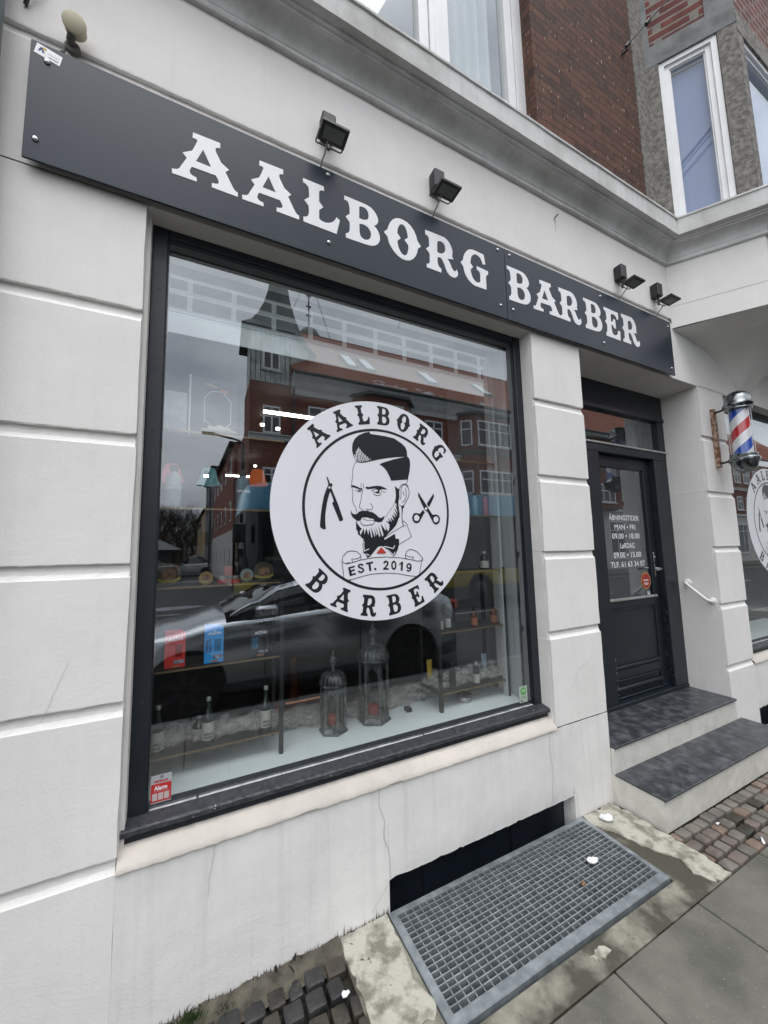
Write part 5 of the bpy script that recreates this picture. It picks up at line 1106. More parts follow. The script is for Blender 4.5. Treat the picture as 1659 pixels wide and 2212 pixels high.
def carton(x, y, z, w, d, h, col, txt, label, sub=None, subcol=(0.5, 0.5, 0.5)):
    t = thing('product_carton', label, 'carton', (x, y, z), 'hanging cartons on the left rack')
    mc = mat('carton_print', col, tuple(c*0.9 for c in col), rough=0.4)
    m = MB(); m.box(x-w/2, x+w/2, y-d/2, y+d/2, z, z+h*0.86, 0.0015); m.prism([(x-w/2, z+h*0.86), (x+w/2, z+h*0.86), (x+w/2, z+h*0.93), (x+w*0.32, z+h*0.95), (x+w*0.32, z+h), (x-w/2, z+h)], 'y', y+d*0.2, y+d*0.25); m.build('box', mc, t)
    f = y-d/2-0.0006
    text_mesh('AG\u0130VA', 'brand_print', 0.019, x-w*0.30, z+h*0.74, f, M['signwhite'], t, width=w*0.70, bold=0.0004)
    if sub:
        text_mesh('POWDER', 'side_print', 0.015, x-w*0.30, z+h*0.28, f, mat('print_tone', subcol, rough=0.4), t, rot=pi/2, width=h*0.34, bold=0.0005)
        text_mesh(sub, 'side_print', 0.015, x-w*0.12, z+h*0.28, f, mat('print_tone', subcol, rough=0.4), t, rot=pi/2, width=h*0.36, bold=0.0005)
    MB().box(x+w*0.02, x+w*0.36, f-0.0008, f, z+h*0.30, z+h*0.62).build('cut_out', mat('carton_window', tuple(c*0.45 for c in col), rough=0.15), t)
    MB().box(x-w*0.05, x+w*0.46, f-0.0009, f, z+h*0.12, z+h*0.21).build('banner', mat('banner_print', (0.45, 0.48, 0.55), (0.05, 0.05, 0.10), rough=0.4, scale=60), t)
    MB().box(x-w*0.15, x+w*0.25, f-0.0007, f, z+h*0.03, z+h*0.07).build('logo_strip', mat('strip_print', (0.5, 0.25, 0.1), rough=0.4), t)
carton(-0.070, 0.345, 1.0455, 0.080, 0.035, 0.158, (0.80, 0.05, 0.04), '', 'red carton on the left rack, standing leftmost of the three cartons')
carton(0.085, 0.345, 1.0455, 0.080, 0.035, 0.168, (0.04, 0.36, 0.85), '', 'bright blue carton on the left rack between the red and the black one', 'DUST IT 01', (0.01, 0.03, 0.12))
carton(0.285, 0.345, 1.0455, 0.078, 0.035, 0.140, (0.02, 0.022, 0.026), '', 'black carton with blue print on the left rack, rightmost of the three cartons', 'DUST IT 02', (0.05, 0.28, 0.5))
def bottle(x, y, z, h, r, body, cap, lab, label, name='glass_bottle', grp=None, text=None, prof=None):
    t = thing(name, label, 'bottle', (x, y, z), grp)
    prof = prof or [(0.92, 0), (1, 0.03), (1, 0.52), (0.85, 0.62), (0.42, 0.76), (0.36, 0.92)]
    MB().lathe([(r*a, z+h*b) for a, b in prof], (x, y, 0), 20).build('body', body, t, smooth=True)
    top = prof[-1]
    MB().lathe([(r*top[0]*1.12, z+h*top[1]), (r*top[0]*1.12, z+h*0.99), (r*top[0]*0.9, z+h)], (x, y, 0), 18).build('cap', cap, t, smooth=True)
    if lab: MB().lathe([(r*1.01, z+h*0.10), (r*1.012, z+h*0.11), (r*1.012, z+h*0.47), (r*1.01, z+h*0.48)], (x, y, 0), 24).build('label', lab, t, smooth=True)
    if text:
        for i, (s_, zz) in enumerate(text): text_mesh(s_, 'print', 0.013, x-r*0.62, z+h*zz, y-r*1.05, M['decalblack'], t, width=r*1.25, bold=0.0003)
    return t
dg = mat('dark_green_glass', (0.012, 0.022, 0.018), rough=0.1, spec=0.8); whl = mat('cream_label', (0.50, 0.50, 0.46), (0.34, 0.34, 0.31), rough=0.6, scale=60)
tx = (("DEVIL'S", 0.22), ('WATER', 0.14))
bottle(-0.125, 0.345, 0.7005, 0.195, 0.026, dg, M['alu'], whl, 'dark bottle with cream label and metal cap, left end of the lower rack board', grp='bottles on the lower left rack', text=tx)
bottle(0.070, 0.345, 0.7005, 0.195, 0.026, dg, M['alu'], whl, 'dark bottle with cream label in the middle of the lower left rack board', grp='bottles on the lower left rack', text=tx)
bottle(0.318, 0.345, 0.7005, 0.200, 0.026, dg, M['alu'], whl, 'dark bottle with cream label beside the right post of the left rack', grp='bottles on the lower left rack', text=tx)
bottle(0.035, 0.43, 0.7005, 0.09, 0.030, dg, M['alu'], whl, 'short dark jar half hidden behind the middle bottle of the left rack', name='jar')
plp = [(0.95, 0), (1, 0.03), (1, 0.70), (0.9, 0.76), (0.5, 0.80), (0.45, 0.86)]
bk = mat('black_bottle', (0.02, 0.022, 0.026), rough=0.25); am = mat('amber_bottle', (0.10, 0.030, 0.012), rough=0.15); gb = mat('grey_tube', (0.22, 0.26, 0.30), rough=0.4)
bottle(1.41, 0.35, 0.7005, 0.15, 0.020, bk, bk, None, 'slim black bottle in the lower row of the right rack, left', prof=plp, name='cosmetic_bottle')
bottle(1.575, 0.33, 0.7005, 0.135, 0.021, bk, M['alu'], whl, 'black bottle with white label in the lower row of the right rack, middle', prof=plp, name='cosmetic_bottle')
bottle(1.325, 0.34, 1.0455, 0.13, 0.021, bk, bk, whl, 'black bottle with white print on the middle board of the right rack, leftmost', prof=plp, name='cosmetic_bottle')
bottle(1.395, 0.36, 1.0455, 0.14, 0.021, bk, bk, whl, 'second black bottle with white print on the middle board of the right rack', prof=plp, name='cosmetic_bottle')
bottle(1.585, 0.34, 1.0455, 0.115, 0.022, am, bk, mat('orange_label', (0.35, 0.12, 0.05), rough=0.5), 'amber bottle on the middle board of the right rack', prof=plp, name='cosmetic_bottle')
bottle(1.755, 0.35, 1.0455, 0.115, 0.022, am, bk, mat('orange_label2', (0.28, 0.10, 0.05), rough=0.5), 'amber bottle at the right end of the middle board of the right rack', prof=plp, name='cosmetic_bottle')
bottle(1.43, 0.35, 1.3955, 0.12, 0.028, bk, M['alu'], whl, 'stout black bottle with pale print on the third board of the right rack, left', prof=plp, name='cosmetic_bottle')
bottle(1.70, 0.35, 1.3955, 0.12, 0.028, bk, M['alu'], whl, 'stout black bottle with pale print on the third board of the right rack, right', prof=plp, name='cosmetic_bottle')
for x, c, l in ((1.45, (0.35, 0.05, 0.04), 'dark red bottle on the fourth board of the right rack, left'), (1.55, (0.05, 0.08, 0.10), 'dark teal bottle on the fourth board of the right rack'), (1.65, (0.20, 0.26, 0.32), 'pale blue bottle on the fourth board of the right rack'), (1.74, (0.35, 0.06, 0.04), 'dark red bottle on the fourth board of the right rack, right')):
    bottle(x, 0.36, 1.7455, 0.16, 0.022, mat('shelf_bottle', c, rough=0.3), bk, None, l, prof=plp, name='cosmetic_bottle')
for x, c, l in ((-0.10, (0.45, 0.50, 0.52), 'pale conditioner bottle on the fourth board of the left rack, left'), (0.20, (0.10, 0.20, 0.25), 'blue grey conditioner bottle on the fourth board of the left rack, right')):
    t_ = bottle(x, 0.37, 1.7455, 0.20, 0.034, mat('cond_bottle', c, rough=0.35), bk, None, l, prof=plp, name='cosmetic_bottle')
    text_mesh('CONDITIONER', 'print', 0.016, x-0.030, 1.83, 0.334, M['signwhite'], t_, width=0.062, bold=0.0003)
def tube_(x, y, z, h, w, mt, capm, label):
    t = thing('squeeze_tube', label, 'tube', (x, y, z)); m = MB()
    def f(u, v):
        a = 2*pi*u; k = v; ww = w*(0.82+0.30*k); dd = w*0.55*(1-k)+0.001
        return (x+ww/2*cos(a), y+dd*sin(a), z+h*0.20+h*0.80*v)
    m.grid(f, 20, 6); m.build('body', mt, t, smooth=True)
    MB().lathe([(w*0.36, z), (w*0.38, z+0.003), (w*0.38, z+h*0.19), (w*0.34, z+h*0.20)], (x, y, 0), 18).build('cap', capm, t, smooth=True)
tube_(1.325, 0.47, 0.7005, 0.150, 0.036, mat('gold_tube', (0.50, 0.34, 0.05), rough=0.35), mat('gold_cap', (0.32, 0.22, 0.05), rough=0.4), 'yellow squeeze tube standing at the left end of the lower right rack board')
tube_(1.70, 0.40, 0.7005, 0.150, 0.042, gb, bk, 'grey squeeze tube in the lower row of the right rack, right')
# round tins on the third board of the left rack
for i, (x, r, z, c, l) in enumerate(((-0.105, 0.052, 1.447, (0.06, 0.055, 0.03), 'large dark round tin with yellow ribbon print on the left rack, left'), (0.045, 0.030, 1.424, (0.32, 0.20, 0.08), 'small copper coloured round tin standing on the left rack'), (0.222, 0.030, 1.430, (0.22, 0.30, 0.30), 'small pale blue round tin standing on the left rack'), (0.300, 0.048, 1.443, (0.055, 0.05, 0.03), 'large dark round tin with yellow ribbon print on the left rack, right'))):
    t = thing('pomade_tin', l, 'tin', (x, 0.33, 1.395), 'round tins standing on edge on the left rack')
    m = MB(); m.lathe([(r, 0.0), (r, -0.02), (r*0.96, -0.022)], (x, 0.345, z), 32, 'y'); m.build('tin', mat('tin_paint', c, rough=0.35), t, smooth=True)
    m = MB(); m.lathe([(r*0.55, 0), (r*0.55, -0.0006)], (x, 0.3225, z), 24, 'y'); m.build('portrait', mat('portrait_print', (0.30, 0.17, 0.10), (0.10, 0.05, 0.03), rough=0.5, scale=50), t)
    m = MB(); m.ribbon([(x-r*0.9, z-r*0.35), (x-r*0.4, z-r*0.55), (x+r*0.4, z-r*0.55), (x+r*0.9, z-r*0.30)], r*0.22, 0.3215); m.build('ribbon_print', mat('ribbon_print', (0.36, 0.30, 0.06), rough=0.5), t)
for x, l in ((0.118, 'low red and steel tin left of the pale blue one on the left rack'), (0.172, 'low steel tin right of the red one on the left rack')):
    bottle(x, 0.36, 1.3955, 0.036, 0.026, mat('red_tin', (0.40, 0.03, 0.03), rough=0.3), M['chrome'], None, l, name='pomade_tin', prof=[(1, 0), (1, 0.55), (0.98, 0.6)])
m = MB(); m.box(0.125, 0.165, 0.40, 0.46, 1.3955, 1.47, 0.002); tag(m.build('small_box', mat('red_box', (0.30, 0.015, 0.02), rough=0.4)), 'small red box behind the steel tins on the left rack', 'box')
# framed picture and white box on the top board of the left rack
t = thing('picture_frame', 'dark picture in a frame standing on the top board of the left rack', 'picture', (0.06, 0.40, 2.10))
MB().box(-0.04, 0.17, 0.385, 0.397, 2.1005, 2.40, 0.002).build('picture', mat('picture_print', (0.05, 0.06, 0.075), (0.03, 0.035, 0.045), rough=0.5, scale=6), t); MB().box(-0.048, -0.0402, 0.382, 0.402, 2.1005, 2.405).build('frame', M['whiteframe'], t)
MB().ribbon([(0.02, 2.17), (0.02, 2.30), (0.05, 2.335), (0.10, 2.34), (0.14, 2.29), (0.14, 2.18), (0.11, 2.15), (0.05, 2.16), (0.02, 2.19)], 0.003, 0.3845).build('outline_print', M['signwhite'], t); MB().ribbon([(0.02, 2.372), (0.075, 2.358)], 0.010, 0.3842).build('title_print', mat('gold_print', (0.45, 0.35, 0.15), rough=0.5), t); MB().box(0.09, 0.125, 0.3838, 0.3845, 2.335, 2.350).build('tag_print', mat('orange_print', (0.6, 0.2, 0.08), rough=0.5), t)
lump(0.09, 0.345, 2.10, 0.075, 0.03, 0.045, 'pale cloth swag in front of the picture on the left rack', 15, mat('pale_cloth', (0.55, 0.52, 0.44), rough=0.9), 'cloth', 'cloth')
t = thing('white_box', 'white and grey packet at the left end of the top board of the left rack', 'box', (-0.12, 0.38, 2.10))
MB().box(-0.18, -0.055, 0.36, 0.42, 2.1005, 2.30, 0.003).build('box', mat('packet_print', (0.62, 0.64, 0.67), (0.40, 0.43, 0.47), rough=0.5, scale=14), t)
# lanterns
def lantern(x, y, z, R_, hb, label):
    t = thing('lantern', label, 'lantern', (x, y, z), 'hexagonal lanterns in the window')
    lm = mat('lantern_metal', (0.20, 0.21, 0.21), (0.05, 0.053, 0.055), rough=0.42, metal=0.5, scale=30, bump=0.001)
    def hexa(r, zz): return [(x+r*cos(pi/6+k*pi/3), y+r*sin(pi/6+k*pi/3), zz) for k in range(6)]
    def hx(r0, z0, r1, z1, m): m.add(hexa(r0, z0)+hexa(r1, z1), [tuple(range(6))[::-1], tuple(range(6, 12))]+[(k, (k+1) % 6, 6+(k+1) % 6, 6+k) for k in range(6)])
    m = MB(); hx(R_*1.24, z, R_*1.24, z+0.010, m); hx(R_*1.16, z+0.010, R_*1.02, z+0.030, m); m.build('base', lm, t)
    m = MB(); hx(R_*1.02, z+hb, R_*1.22, z+hb+0.012, m); hx(R_*1.22, z+hb+0.012, R_*1.18, z+hb+0.020, m); m.build('collar', lm, t)
    P = hexa(R_, 0)
    for k in range(6):
        m = MB(); p = P[k]; q = P[(k+1) % 6]; m.box(p[0]-0.0065, p[0]+0.0065, p[1]-0.0065, p[1]+0.0065, z+0.030, z+hb); m.build('post', lm, t)
        a, b = Vector(p), Vector(q); g = MB(); m = MB()
        i0, i1 = a.lerp(b, 0.08), a.lerp(b, 0.92)
        g.add([(i0.x, i0.y, z+0.03), (i1.x, i1.y, z+0.03), (i1.x, i1.y, z+hb), (i0.x, i0.y, z+hb)], [(0, 1, 2, 3)])
        pane = g.build('pane', glass_thin, t)
        # fretwork: pointed arch at the top, low border at the foot
        L = (i1-i0); n = 8; zt_ = z+hb
        for s in range(n):
            u0, u1 = s/n, (s+1)/n; f = lambda u: 0.030+0.045*abs(2*u-1)**1.5-0.012*abs(sin(u*pi*3))
            A0, A1 = i0+L*u0, i0+L*u1
            m.add([(A0.x, A0.y, zt_), (A1.x, A1.y, zt_), (A1.x, A1.y, zt_-f(u1)), (A0.x, A0.y, zt_-f(u0))], [(0, 1, 2, 3)])
            f2 = lambda u: 0.012+0.012*abs(sin(u*pi*2))
            m.add([(A0.x, A0.y, z+0.03), (A1.x, A1.y, z+0.03), (A1.x, A1.y, z+0.03+f2(u1)), (A0.x, A0.y, z+0.03+f2(u0))], [(0, 1, 2, 3)])
        m.build('fretwork', lm, pane)
    # fluted dome and finial
    zd = z+hb+0.020; m = MB()
    def dome(u, v):
        a = 2*pi*u; r = R_*1.12*cos(v*pi/2*0.90)**0.75*(1+0.06*abs(sin(9*a))); return (x+r*cos(a), y+r*sin(a), zd+R_*0.95*sin(v*pi/2))
    m.grid(dome, 72, 10); k = R_/0.055; zz = zd+R_*0.93
    m.lathe([(0.016*k, zz), (0.012*k, zz+0.010*k), (0.009*k, zz+0.03*k), (0.013*k, zz+0.036*k), (0.018*k, zz+0.05*k), (0.013*k, zz+0.064*k), (0.006*k, zz+0.070*k), (0.007*k, zz+0.078*k), (0.002*k, zz+0.095*k)], (x, y, 0), 18)
    m.build('dome', lm, t, smooth=True)
    MB().lathe([(R_*0.50, z+0.012), (R_*0.52, z+0.02), (R_*0.52, z+0.075), (R_*0.44, z+0.08)], (x, y, 0), 20).build('candle', mat('red_candle', (0.36, 0.06, 0.05), rough=0.5), t, smooth=True)
lantern(0.672, 0.400, 0.598, 0.062, 0.225, 'smaller dark metal lantern with red candle, left of the taller one')
lantern(0.915, 0.415, 0.598, 0.076, 0.315, 'taller dark metal lantern with domed top, right of the smaller one')
bottle(1.51, 0.375, 0.5985, 0.045, 0.040, M['alu'], mat('jar_lid', (0.08, 0.07, 0.07), rough=0.4), mat('jar_label', (0.30, 0.24, 0.24), (0.05, 0.05, 0.05), rough=0.5, scale=90), 'low round jar with dark lid lying on the display board under the right rack', name='jar', prof=[(1, 0), (1.02, 0.3), (1.0, 0.66), (0.96, 0.7)])
m = MB(); m.box(1.12, 1.15, 0.40, 0.44, 0.5985, 0.62); tag(m.build('display_block', M['black']), 'tiny black block on the display board behind the right lantern', 'block')
# cotton wool along the back of the board: many small puffs in one object
rnd = random.Random(77); m = MB()
def puff(cx, cy, cz, r, m):
    ph = [rnd.uniform(0, 6) for _ in range(4)]
    m.grid(lambda u, v: (cx+r*1.5*(1+0.25*sin(4*2*pi*u+ph[0])*sin(pi*v)+0.15*sin(7*pi*v+ph[1]))*cos(2*pi*u)*sin(pi*v), cy+r*(1+0.2*sin(3*2*pi*u+ph[2]))*sin(2*pi*u)*sin(pi*v), cz+r*0.8*cos(pi*v)*(1+0.2*sin(5*2*pi*u+ph[3]))), 12, 8)
x = -0.16
while x < 1.83:
    h = 0.035+0.035*abs(sin(x*3.1+0.6))+0.02*abs(sin(x*11))
    for k in range(5):
        puff(x+rnd.uniform(-0.03, 0.03), 0.56+rnd.uniform(-0.07, 0.05), 0.600+h*rnd.uniform(0.1, 1.0), rnd.uniform(0.016, 0.034), m)
    x += 0.014
for k in range(170):
    puff(rnd.uniform(-0.17, 0.37), rnd.uniform(0.37, 0.50), 0.705+rnd.uniform(0, 0.05)*rnd.random(), rnd.uniform(0.014, 0.030), m)
for k in range(170):
    puff(rnd.uniform(1.30, 1.80), rnd.uniform(0.37, 0.50), 0.705+rnd.uniform(0, 0.08)*rnd.random(), rnd.uniform(0.014, 0.030), m)
tag(m.build('cotton_wool', M['fuzz'], smooth=True, auto=180), 'cotton wool snow heaped along the back of the window display', 'cotton wool', kind='stuff')

# ------------------------------------------------------------------ lamps and furniture in the shop
for (a, b, z, y, l) in ((0.54, 1.55, 2.87, 2.0, 'long white light tube on the shop ceiling, nearer one behind the logo'), (0.40, 0.80, 2.80, 4.9, 'short white light tube deeper in the shop, lower left of the logo')):
    t = thing('light_tube', l, 'lamp', ((a+b)/2, y, z), 'light tubes in the shop')
    MB().tube([(a, y, z), (b, y, z)], 0.014, 10).build('tube', M['led'], t); MB().box(a, b, y-0.02, y+0.02, z+0.015, z+0.045).build('housing', M['whiteframe'], t)
for x, y, z, c, l in ((-0.300, 3.8, 2.55, (0.62, 0.12, 0.18), 'pink pendant lamp shade hanging in the shop, leftmost'), (0.128, 3.8, 2.53, (0.18, 0.42, 0.46), 'pale teal pendant lamp shade hanging in the shop, middle'), (0.74, 3.8, 2.56, (0.75, 0.16, 0.03), 'orange pendant lamp shade beside the logo edge')):
    t = thing('pendant_lamp', l, 'lamp', (x, y, z), 'coloured pendant lamps in the shop')
    mm = emit('shade_'+str(int(c[0]*100)), c, 0.16)
    MB().lathe([(0.145, z-0.08), (0.115, z-0.02), (0.085, z+0.10), (0.07, z+0.13), (0.02, z+0.135)], (x, y, 0), 28).build('shade', mm, t, smooth=True); MB().tube([(x, y, z+0.13), (x, y, 2.999)], 0.004, 6).build('cord', M['black'], t)
for x, y, z, l in ((0.075, 2.6, 2.33, 'small bright spot lamp between the pink and the teal shade'), (0.62, 2.6, 2.94, 'small white ceiling spot left of the logo'), (0.75, 2.4, 2.85, 'bright ceiling spot next to the logo edge'), (2.16, 2.2, 2.93, 'round ceiling spot above the right part of the logo'), (0.80, 4.5, 2.90, 'warm little ceiling spot over the orange shade')):
    t = thing('ceiling_spot', l, 'lamp', (x, y, z)); MB().lathe([(0.020, z-0.008), (0.022, z), (0.022, z+0.012)], (x, y, 0), 16).build('lamp_glass', M['bulb'], t); MB().lathe([(0.026, z+0.0125), (0.026, z+0.03), (0.010, z+0.06)], (x, y, 0), 16).build('housing', M['intdark'], t)
# barber chair seat backs and copper bowl stand, dim behind the display
t = thing('barber_chair', 'dim barber chair with copper footrest behind the lanterns', 'chair', (0.75, 1.6, 0.29))
cm = mat('dark_leather', (0.02, 0.018, 0.017), rough=0.4); cp = mat('copper_metal', (0.55, 0.24, 0.13), rough=0.25, metal=1.0)
MB().box(0.5, 1.0, 1.4, 1.9, 0.72, 0.86, 0.03).build('seat', cm, t); MB().box(0.52, 0.98, 1.88, 2.0, 0.86, 1.5, 0.03).build('backrest', cm, t); MB().lathe([(0.30, 0.29), (0.30, 0.31), (0.05, 0.35), (0.05, 0.72)], (0.75, 1.65, 0), 28).build('pedestal', cp, t, smooth=True)
MB().box(0.55, 0.95, 1.05, 1.25, 0.50, 0.54, 0.01).build('footrest', cp, t)
for s in (0.47, 0.96): MB().box(s, s+0.07, 1.45, 1.9, 0.98, 1.03, 0.01).build('armrest', cm, t)

# ------------------------------------------------------------------ the street behind the camera (mirrored in the panes)
m = MB(); m.box(3.2, 70, -13.70, -11.2, -0.3, 0.0); m.box(-60, -3.5, -13.70, -11.2, -0.3, -0.02); struct(m.build('opposite_pavement', M['paving']))
m = MB()
for x in range(-30, 60, 3): m.box(x, x+1.3, -6.35, -6.23, -0.1249, -0.1215)
m.box(-60, 90, -10.6, -10.5, -0.1249, -0.1212)
struct(m.build('road_marking', M['roadwhite']))
m = MB(); rnd = random.Random(50)
m.grid(lambda u, v: (-260+560*u, -75-140*v, -0.12+(18*v+4*sin(u*9+1)*v+rnd.uniform(-0.4, 0.4)*min(1, 3*v))), 60, 16); struct(m.build('hill', M['hill'], smooth=True))
# snow patches on the far road
m = MB(); rnd = random.Random(51)
for k in range(26):
    x, y = rnd.uniform(-9, 0.5), rnd.uniform(-45, -12); a = rnd.uniform(0.3, 1.8)
    m.add([(x+a*cos(q*pi/5)*rnd.uniform(.7, 1.2), y+a*0.5*sin(q*pi/5)*rnd.uniform(.7, 1.2), -0.1225+k*0.00003) for q in range(10)], [list(range(10))])
tag(m.build('snow_patches', mat('wet_snow', (0.30, 0.32, 0.35), (0.12, 0.13, 0.14), rough=0.35, scale=2)), 'wet snow patches on the side street', 'snow', kind='stuff')

def far_window(x0, x1, z0, z1, y, parent, cols=2, transom=0.38, ny=-1, recess=0.06, sill=True, mt='whiteframe'):
    """window in a wall that faces +y (towards the shop); y = wall plane"""
    m = MB(); f = 0.075; y0, y1 = y-0.02, y+0.012
    m.box(x0, x0+f, y0, y1, z0, z1); m.box(x1-f, x1, y0, y1, z0, z1); m.box(x0+f, x1-f, y0, y1, z1-f, z1); m.box(x0+f, x1-f, y0, y1, z0, z0+f)
    for k in range(1, cols): c = x0+(x1-x0)*k/cols; m.box(c-f/2, c+f/2, y0, y1+0.002, z0+f, z1-f)
    if transom:
        zt = z1-(z1-z0)*transom
        for k in range(cols):
            a = x0+(x1-x0)*k/cols+(f if k == 0 else f/2); b = x0+(x1-x0)*(k+1)/cols-(f if k == cols-1 else f/2); m.box(a, b, y0, y1-0.002, zt-f*0.35, zt+f*0.35)
    o = m.build('window', M[mt], parent)
    MB().add([(x0+f, y+0.003, z0+f), (x1-f, y+0.003, z0+f), (x1-f, y+0.003, z1-f), (x0+f, y+0.003, z1-f)], [(0, 1, 2, 3)]).build('pane', M['winglass'], o)
    if sill: MB().box(x0-0.06, x1+0.06, y-0.02, y+0.09, z0-0.08, z0-0.002).build('window_sill', M['cornice'], o)
    return o
# corner building with the turret
YF = -13.72
cb = thing('corner_building', 'red brick corner building with tiled roof and metal clad turret, reflected in the main window', 'building', (10, YF, 0))
m = MB(); m.box(3.46, 62, -24, YF, 3.9, 8.75); m.prism([(1.8, YF), (3.46, YF), (3.46, -16), (1.83, -15.9)][::-1], 'z', 3.9, 8.62); m.prism([(1.84, -15.91), (3.46, -16.01), (3.46, -19), (1.84, -18.9)][::-1], 'z', 3.9, 6.9)
m.build('brick_wall', M['brickfar'] if 'brickfar' in M else brick('corner_brick', (0.26, 0.105, 0.078), (0.17, 0.072, 0.056), (0.13, 0.09, 0.07), w=0.24, h=0.075, mort=0.009, bump=0.002), cb)
m = MB(); m.box(3.46, 62, -23.9, YF+0.01, -0.1, 3.88); m.prism([(1.83, YF+0.01), (3.46, YF+0.01), (3.46, -18.9), (1.85, -18.9)][::-1], 'z', -0.1, 3.89); m.build('ground_floor_wall', M['whitestone'], cb)
m = MB(); m.box(1.75, 62, YF+0.0, YF+0.14, 6.12, 6.30); m.box(1.75, 62, YF+0.0, YF+0.20, 6.30, 6.36); m.box(1.75, 62, YF+0.0, YF+0.16, 3.84, 4.02); m.build('stone_band', M['cornice'], cb)
m = MB(); m.prism([(YF+0.0, 8.25), (YF+0.06, 8.25), (YF+0.10, 8.45), (YF+0.22, 8.62), (YF+0.30, 8.80), (YF+0.42, 8.95), (YF+0.45, 9.10), (YF, 9.10)], 'x', 3.47, 46); m.build('eaves_cornice', M['cornice'], cb)
# tiled roof with rounded tile rows
m = MB()
def roofp(u, v):
    x = 3.40+58.6*u; y = YF+0.45-5.6*v; z = 9.12+0.92*5.6*v
    w = 0.035*abs(sin(x*pi/0.22)); st = 0.03*((v*15) % 1.0)
    return (x, y+w*0.3, z+w+0.02-st)
m.grid(roofp, 1000, 26); m.build('tile_roof', M['tile'], cb)
m = MB(); m.box(3.4, 62, YF-5.35, YF-5.10, 14.22, 14.34); m.add([(3.42, YF+0.4, 9.1), (3.42, YF-5.2, 14.2), (3.42, YF-10.4, 9.1)], [(0, 1, 2)]); m.add([(3.4, YF-5.2, 14.25), (62, YF-5.2, 14.25), (62, YF-10.6, 9.1), (3.4, YF-10.6, 9.1)], [(0, 1, 2, 3)]); m.build('ridge', M['tile'], cb)
m = MB(); m.tube([(3.50, YF+0.50, 9.08), (62, YF+0.50, 9.08)], 0.07, 8); m.tube([(3.55, YF+0.12, 9.0), (3.55, YF+0.12, 3.9)], 0.05, 8); m.build('gutter', M['copper'], cb)
sn = MB(); rnd = random.Random(4)
for k in range(70):
    x = rnd.choice([rnd.uniform(7.2, 9.2), rnd.uniform(9.6, 11.2), rnd.uniform(13.5, 19)]); v = rnd.uniform(0.0, 0.5); y = YF+0.35-v; z = 9.20+0.92*v
    r = rnd.uniform(0.04, 0.13); sn.grid(lambda u, w, x=x, y=y, z=z, r=r: (x+r*1.8*cos(2*pi*u)*sin(pi*w), y+r*sin(2*pi*u)*sin(pi*w), z+r*0.5*cos(pi*w)), 8, 5)
sn.build('roof_snow', M['snow'], cb, smooth=True)
for x0, x1 in ((6.45, 7.05), (7.45, 8.05), (11.2, 11.9), (15.1, 15.8), (19.2, 19.9)):
    q = lambda v: (YF+0.45-5.6*v, 9.20+0.92*5.6*v)
    (ya, za), (yb, zb_) = q(0.27), q(0.50); m = MB(); m.add([(x0, ya, za), (x1, ya, za), (x1, yb, zb_), (x0, yb, zb_), (x0, ya, za+0.12), (x1, ya, za+0.12), (x1, yb, zb_+0.12), (x0, yb, zb_+0.12)], [(0, 3, 2, 1), (4, 5, 6, 7), (0, 1, 5, 4), (1, 2, 6, 5), (2, 3, 7, 6), (3, 0, 4, 7)])
    o = m.build('skylight', M['copper'], cb)
    m = MB(); m.add([(x0+0.07, ya-0.05, za+0.17), (x1-0.07, ya-0.05, za+0.17), (x1-0.07, yb+0.05, zb_+0.08), (x0+0.07, yb+0.05, zb_+0.08)], [(0, 1, 2, 3)]); m.build('pane', M['glasspale'] if 'glasspale' in M else M['carwhite'], o)
# turret
tp = [(1.78, YF+0.03), (3.42, YF+0.03), (4.50, YF-1.10), (4.50, YF-2.2), (1.90, YF-2.2)]
m = MB(); m.prism(tp[::-1], 'z', 8.60, 10.90); tur = m.build('turret_cladding', M['zinc'], cb)
m = MB()
for k in range(9): x = 1.80+k*0.20; m.box(x-0.012, x+0.012, YF+0.03, YF+0.055, 8.62, 10.88)
m.build('standing_seam', M['copper'], tur)
far_window(2.28, 3.0, 9.15, 9.98, YF+0.045, cb, cols=2, transom=0, sill=True)
m = MB(); m.add([(2.28+0.36+0.40*cos(pi*k/12), YF+0.075, 10.0+0.36*sin(pi*k/12)) for k in range(13)], [list(range(13))]); m.build('window_arch', M['zinc'], cb)
m = MB(); cxt, cyt = 3.10, YF-1.05
lev = [(1.28, 10.84), (1.22, 10.90), (0.98, 11.22), (0.76, 11.70), (0.56, 12.35), (0.40, 13.1), (0.27, 14.1), (0.13, 15.4), (0.02, 17.0)]
rings = []
for s, z in lev: rings.append([(cxt+(p[0]-cxt)*s, cyt+(p[1]-cyt)*s, z) for p in tp])
vs = [p for r_ in rings for p in r_]; n = len(tp); fs = [(a*n+k, a*n+(k+1) % n, (a+1)*n+(k+1) % n, (a+1)*n+k) for a in range(len(lev)-1) for k in range(n)]; fs.append(tuple(range(n)))
m.add(vs, fs); m.build('turret_roof', M['copper'], cb)
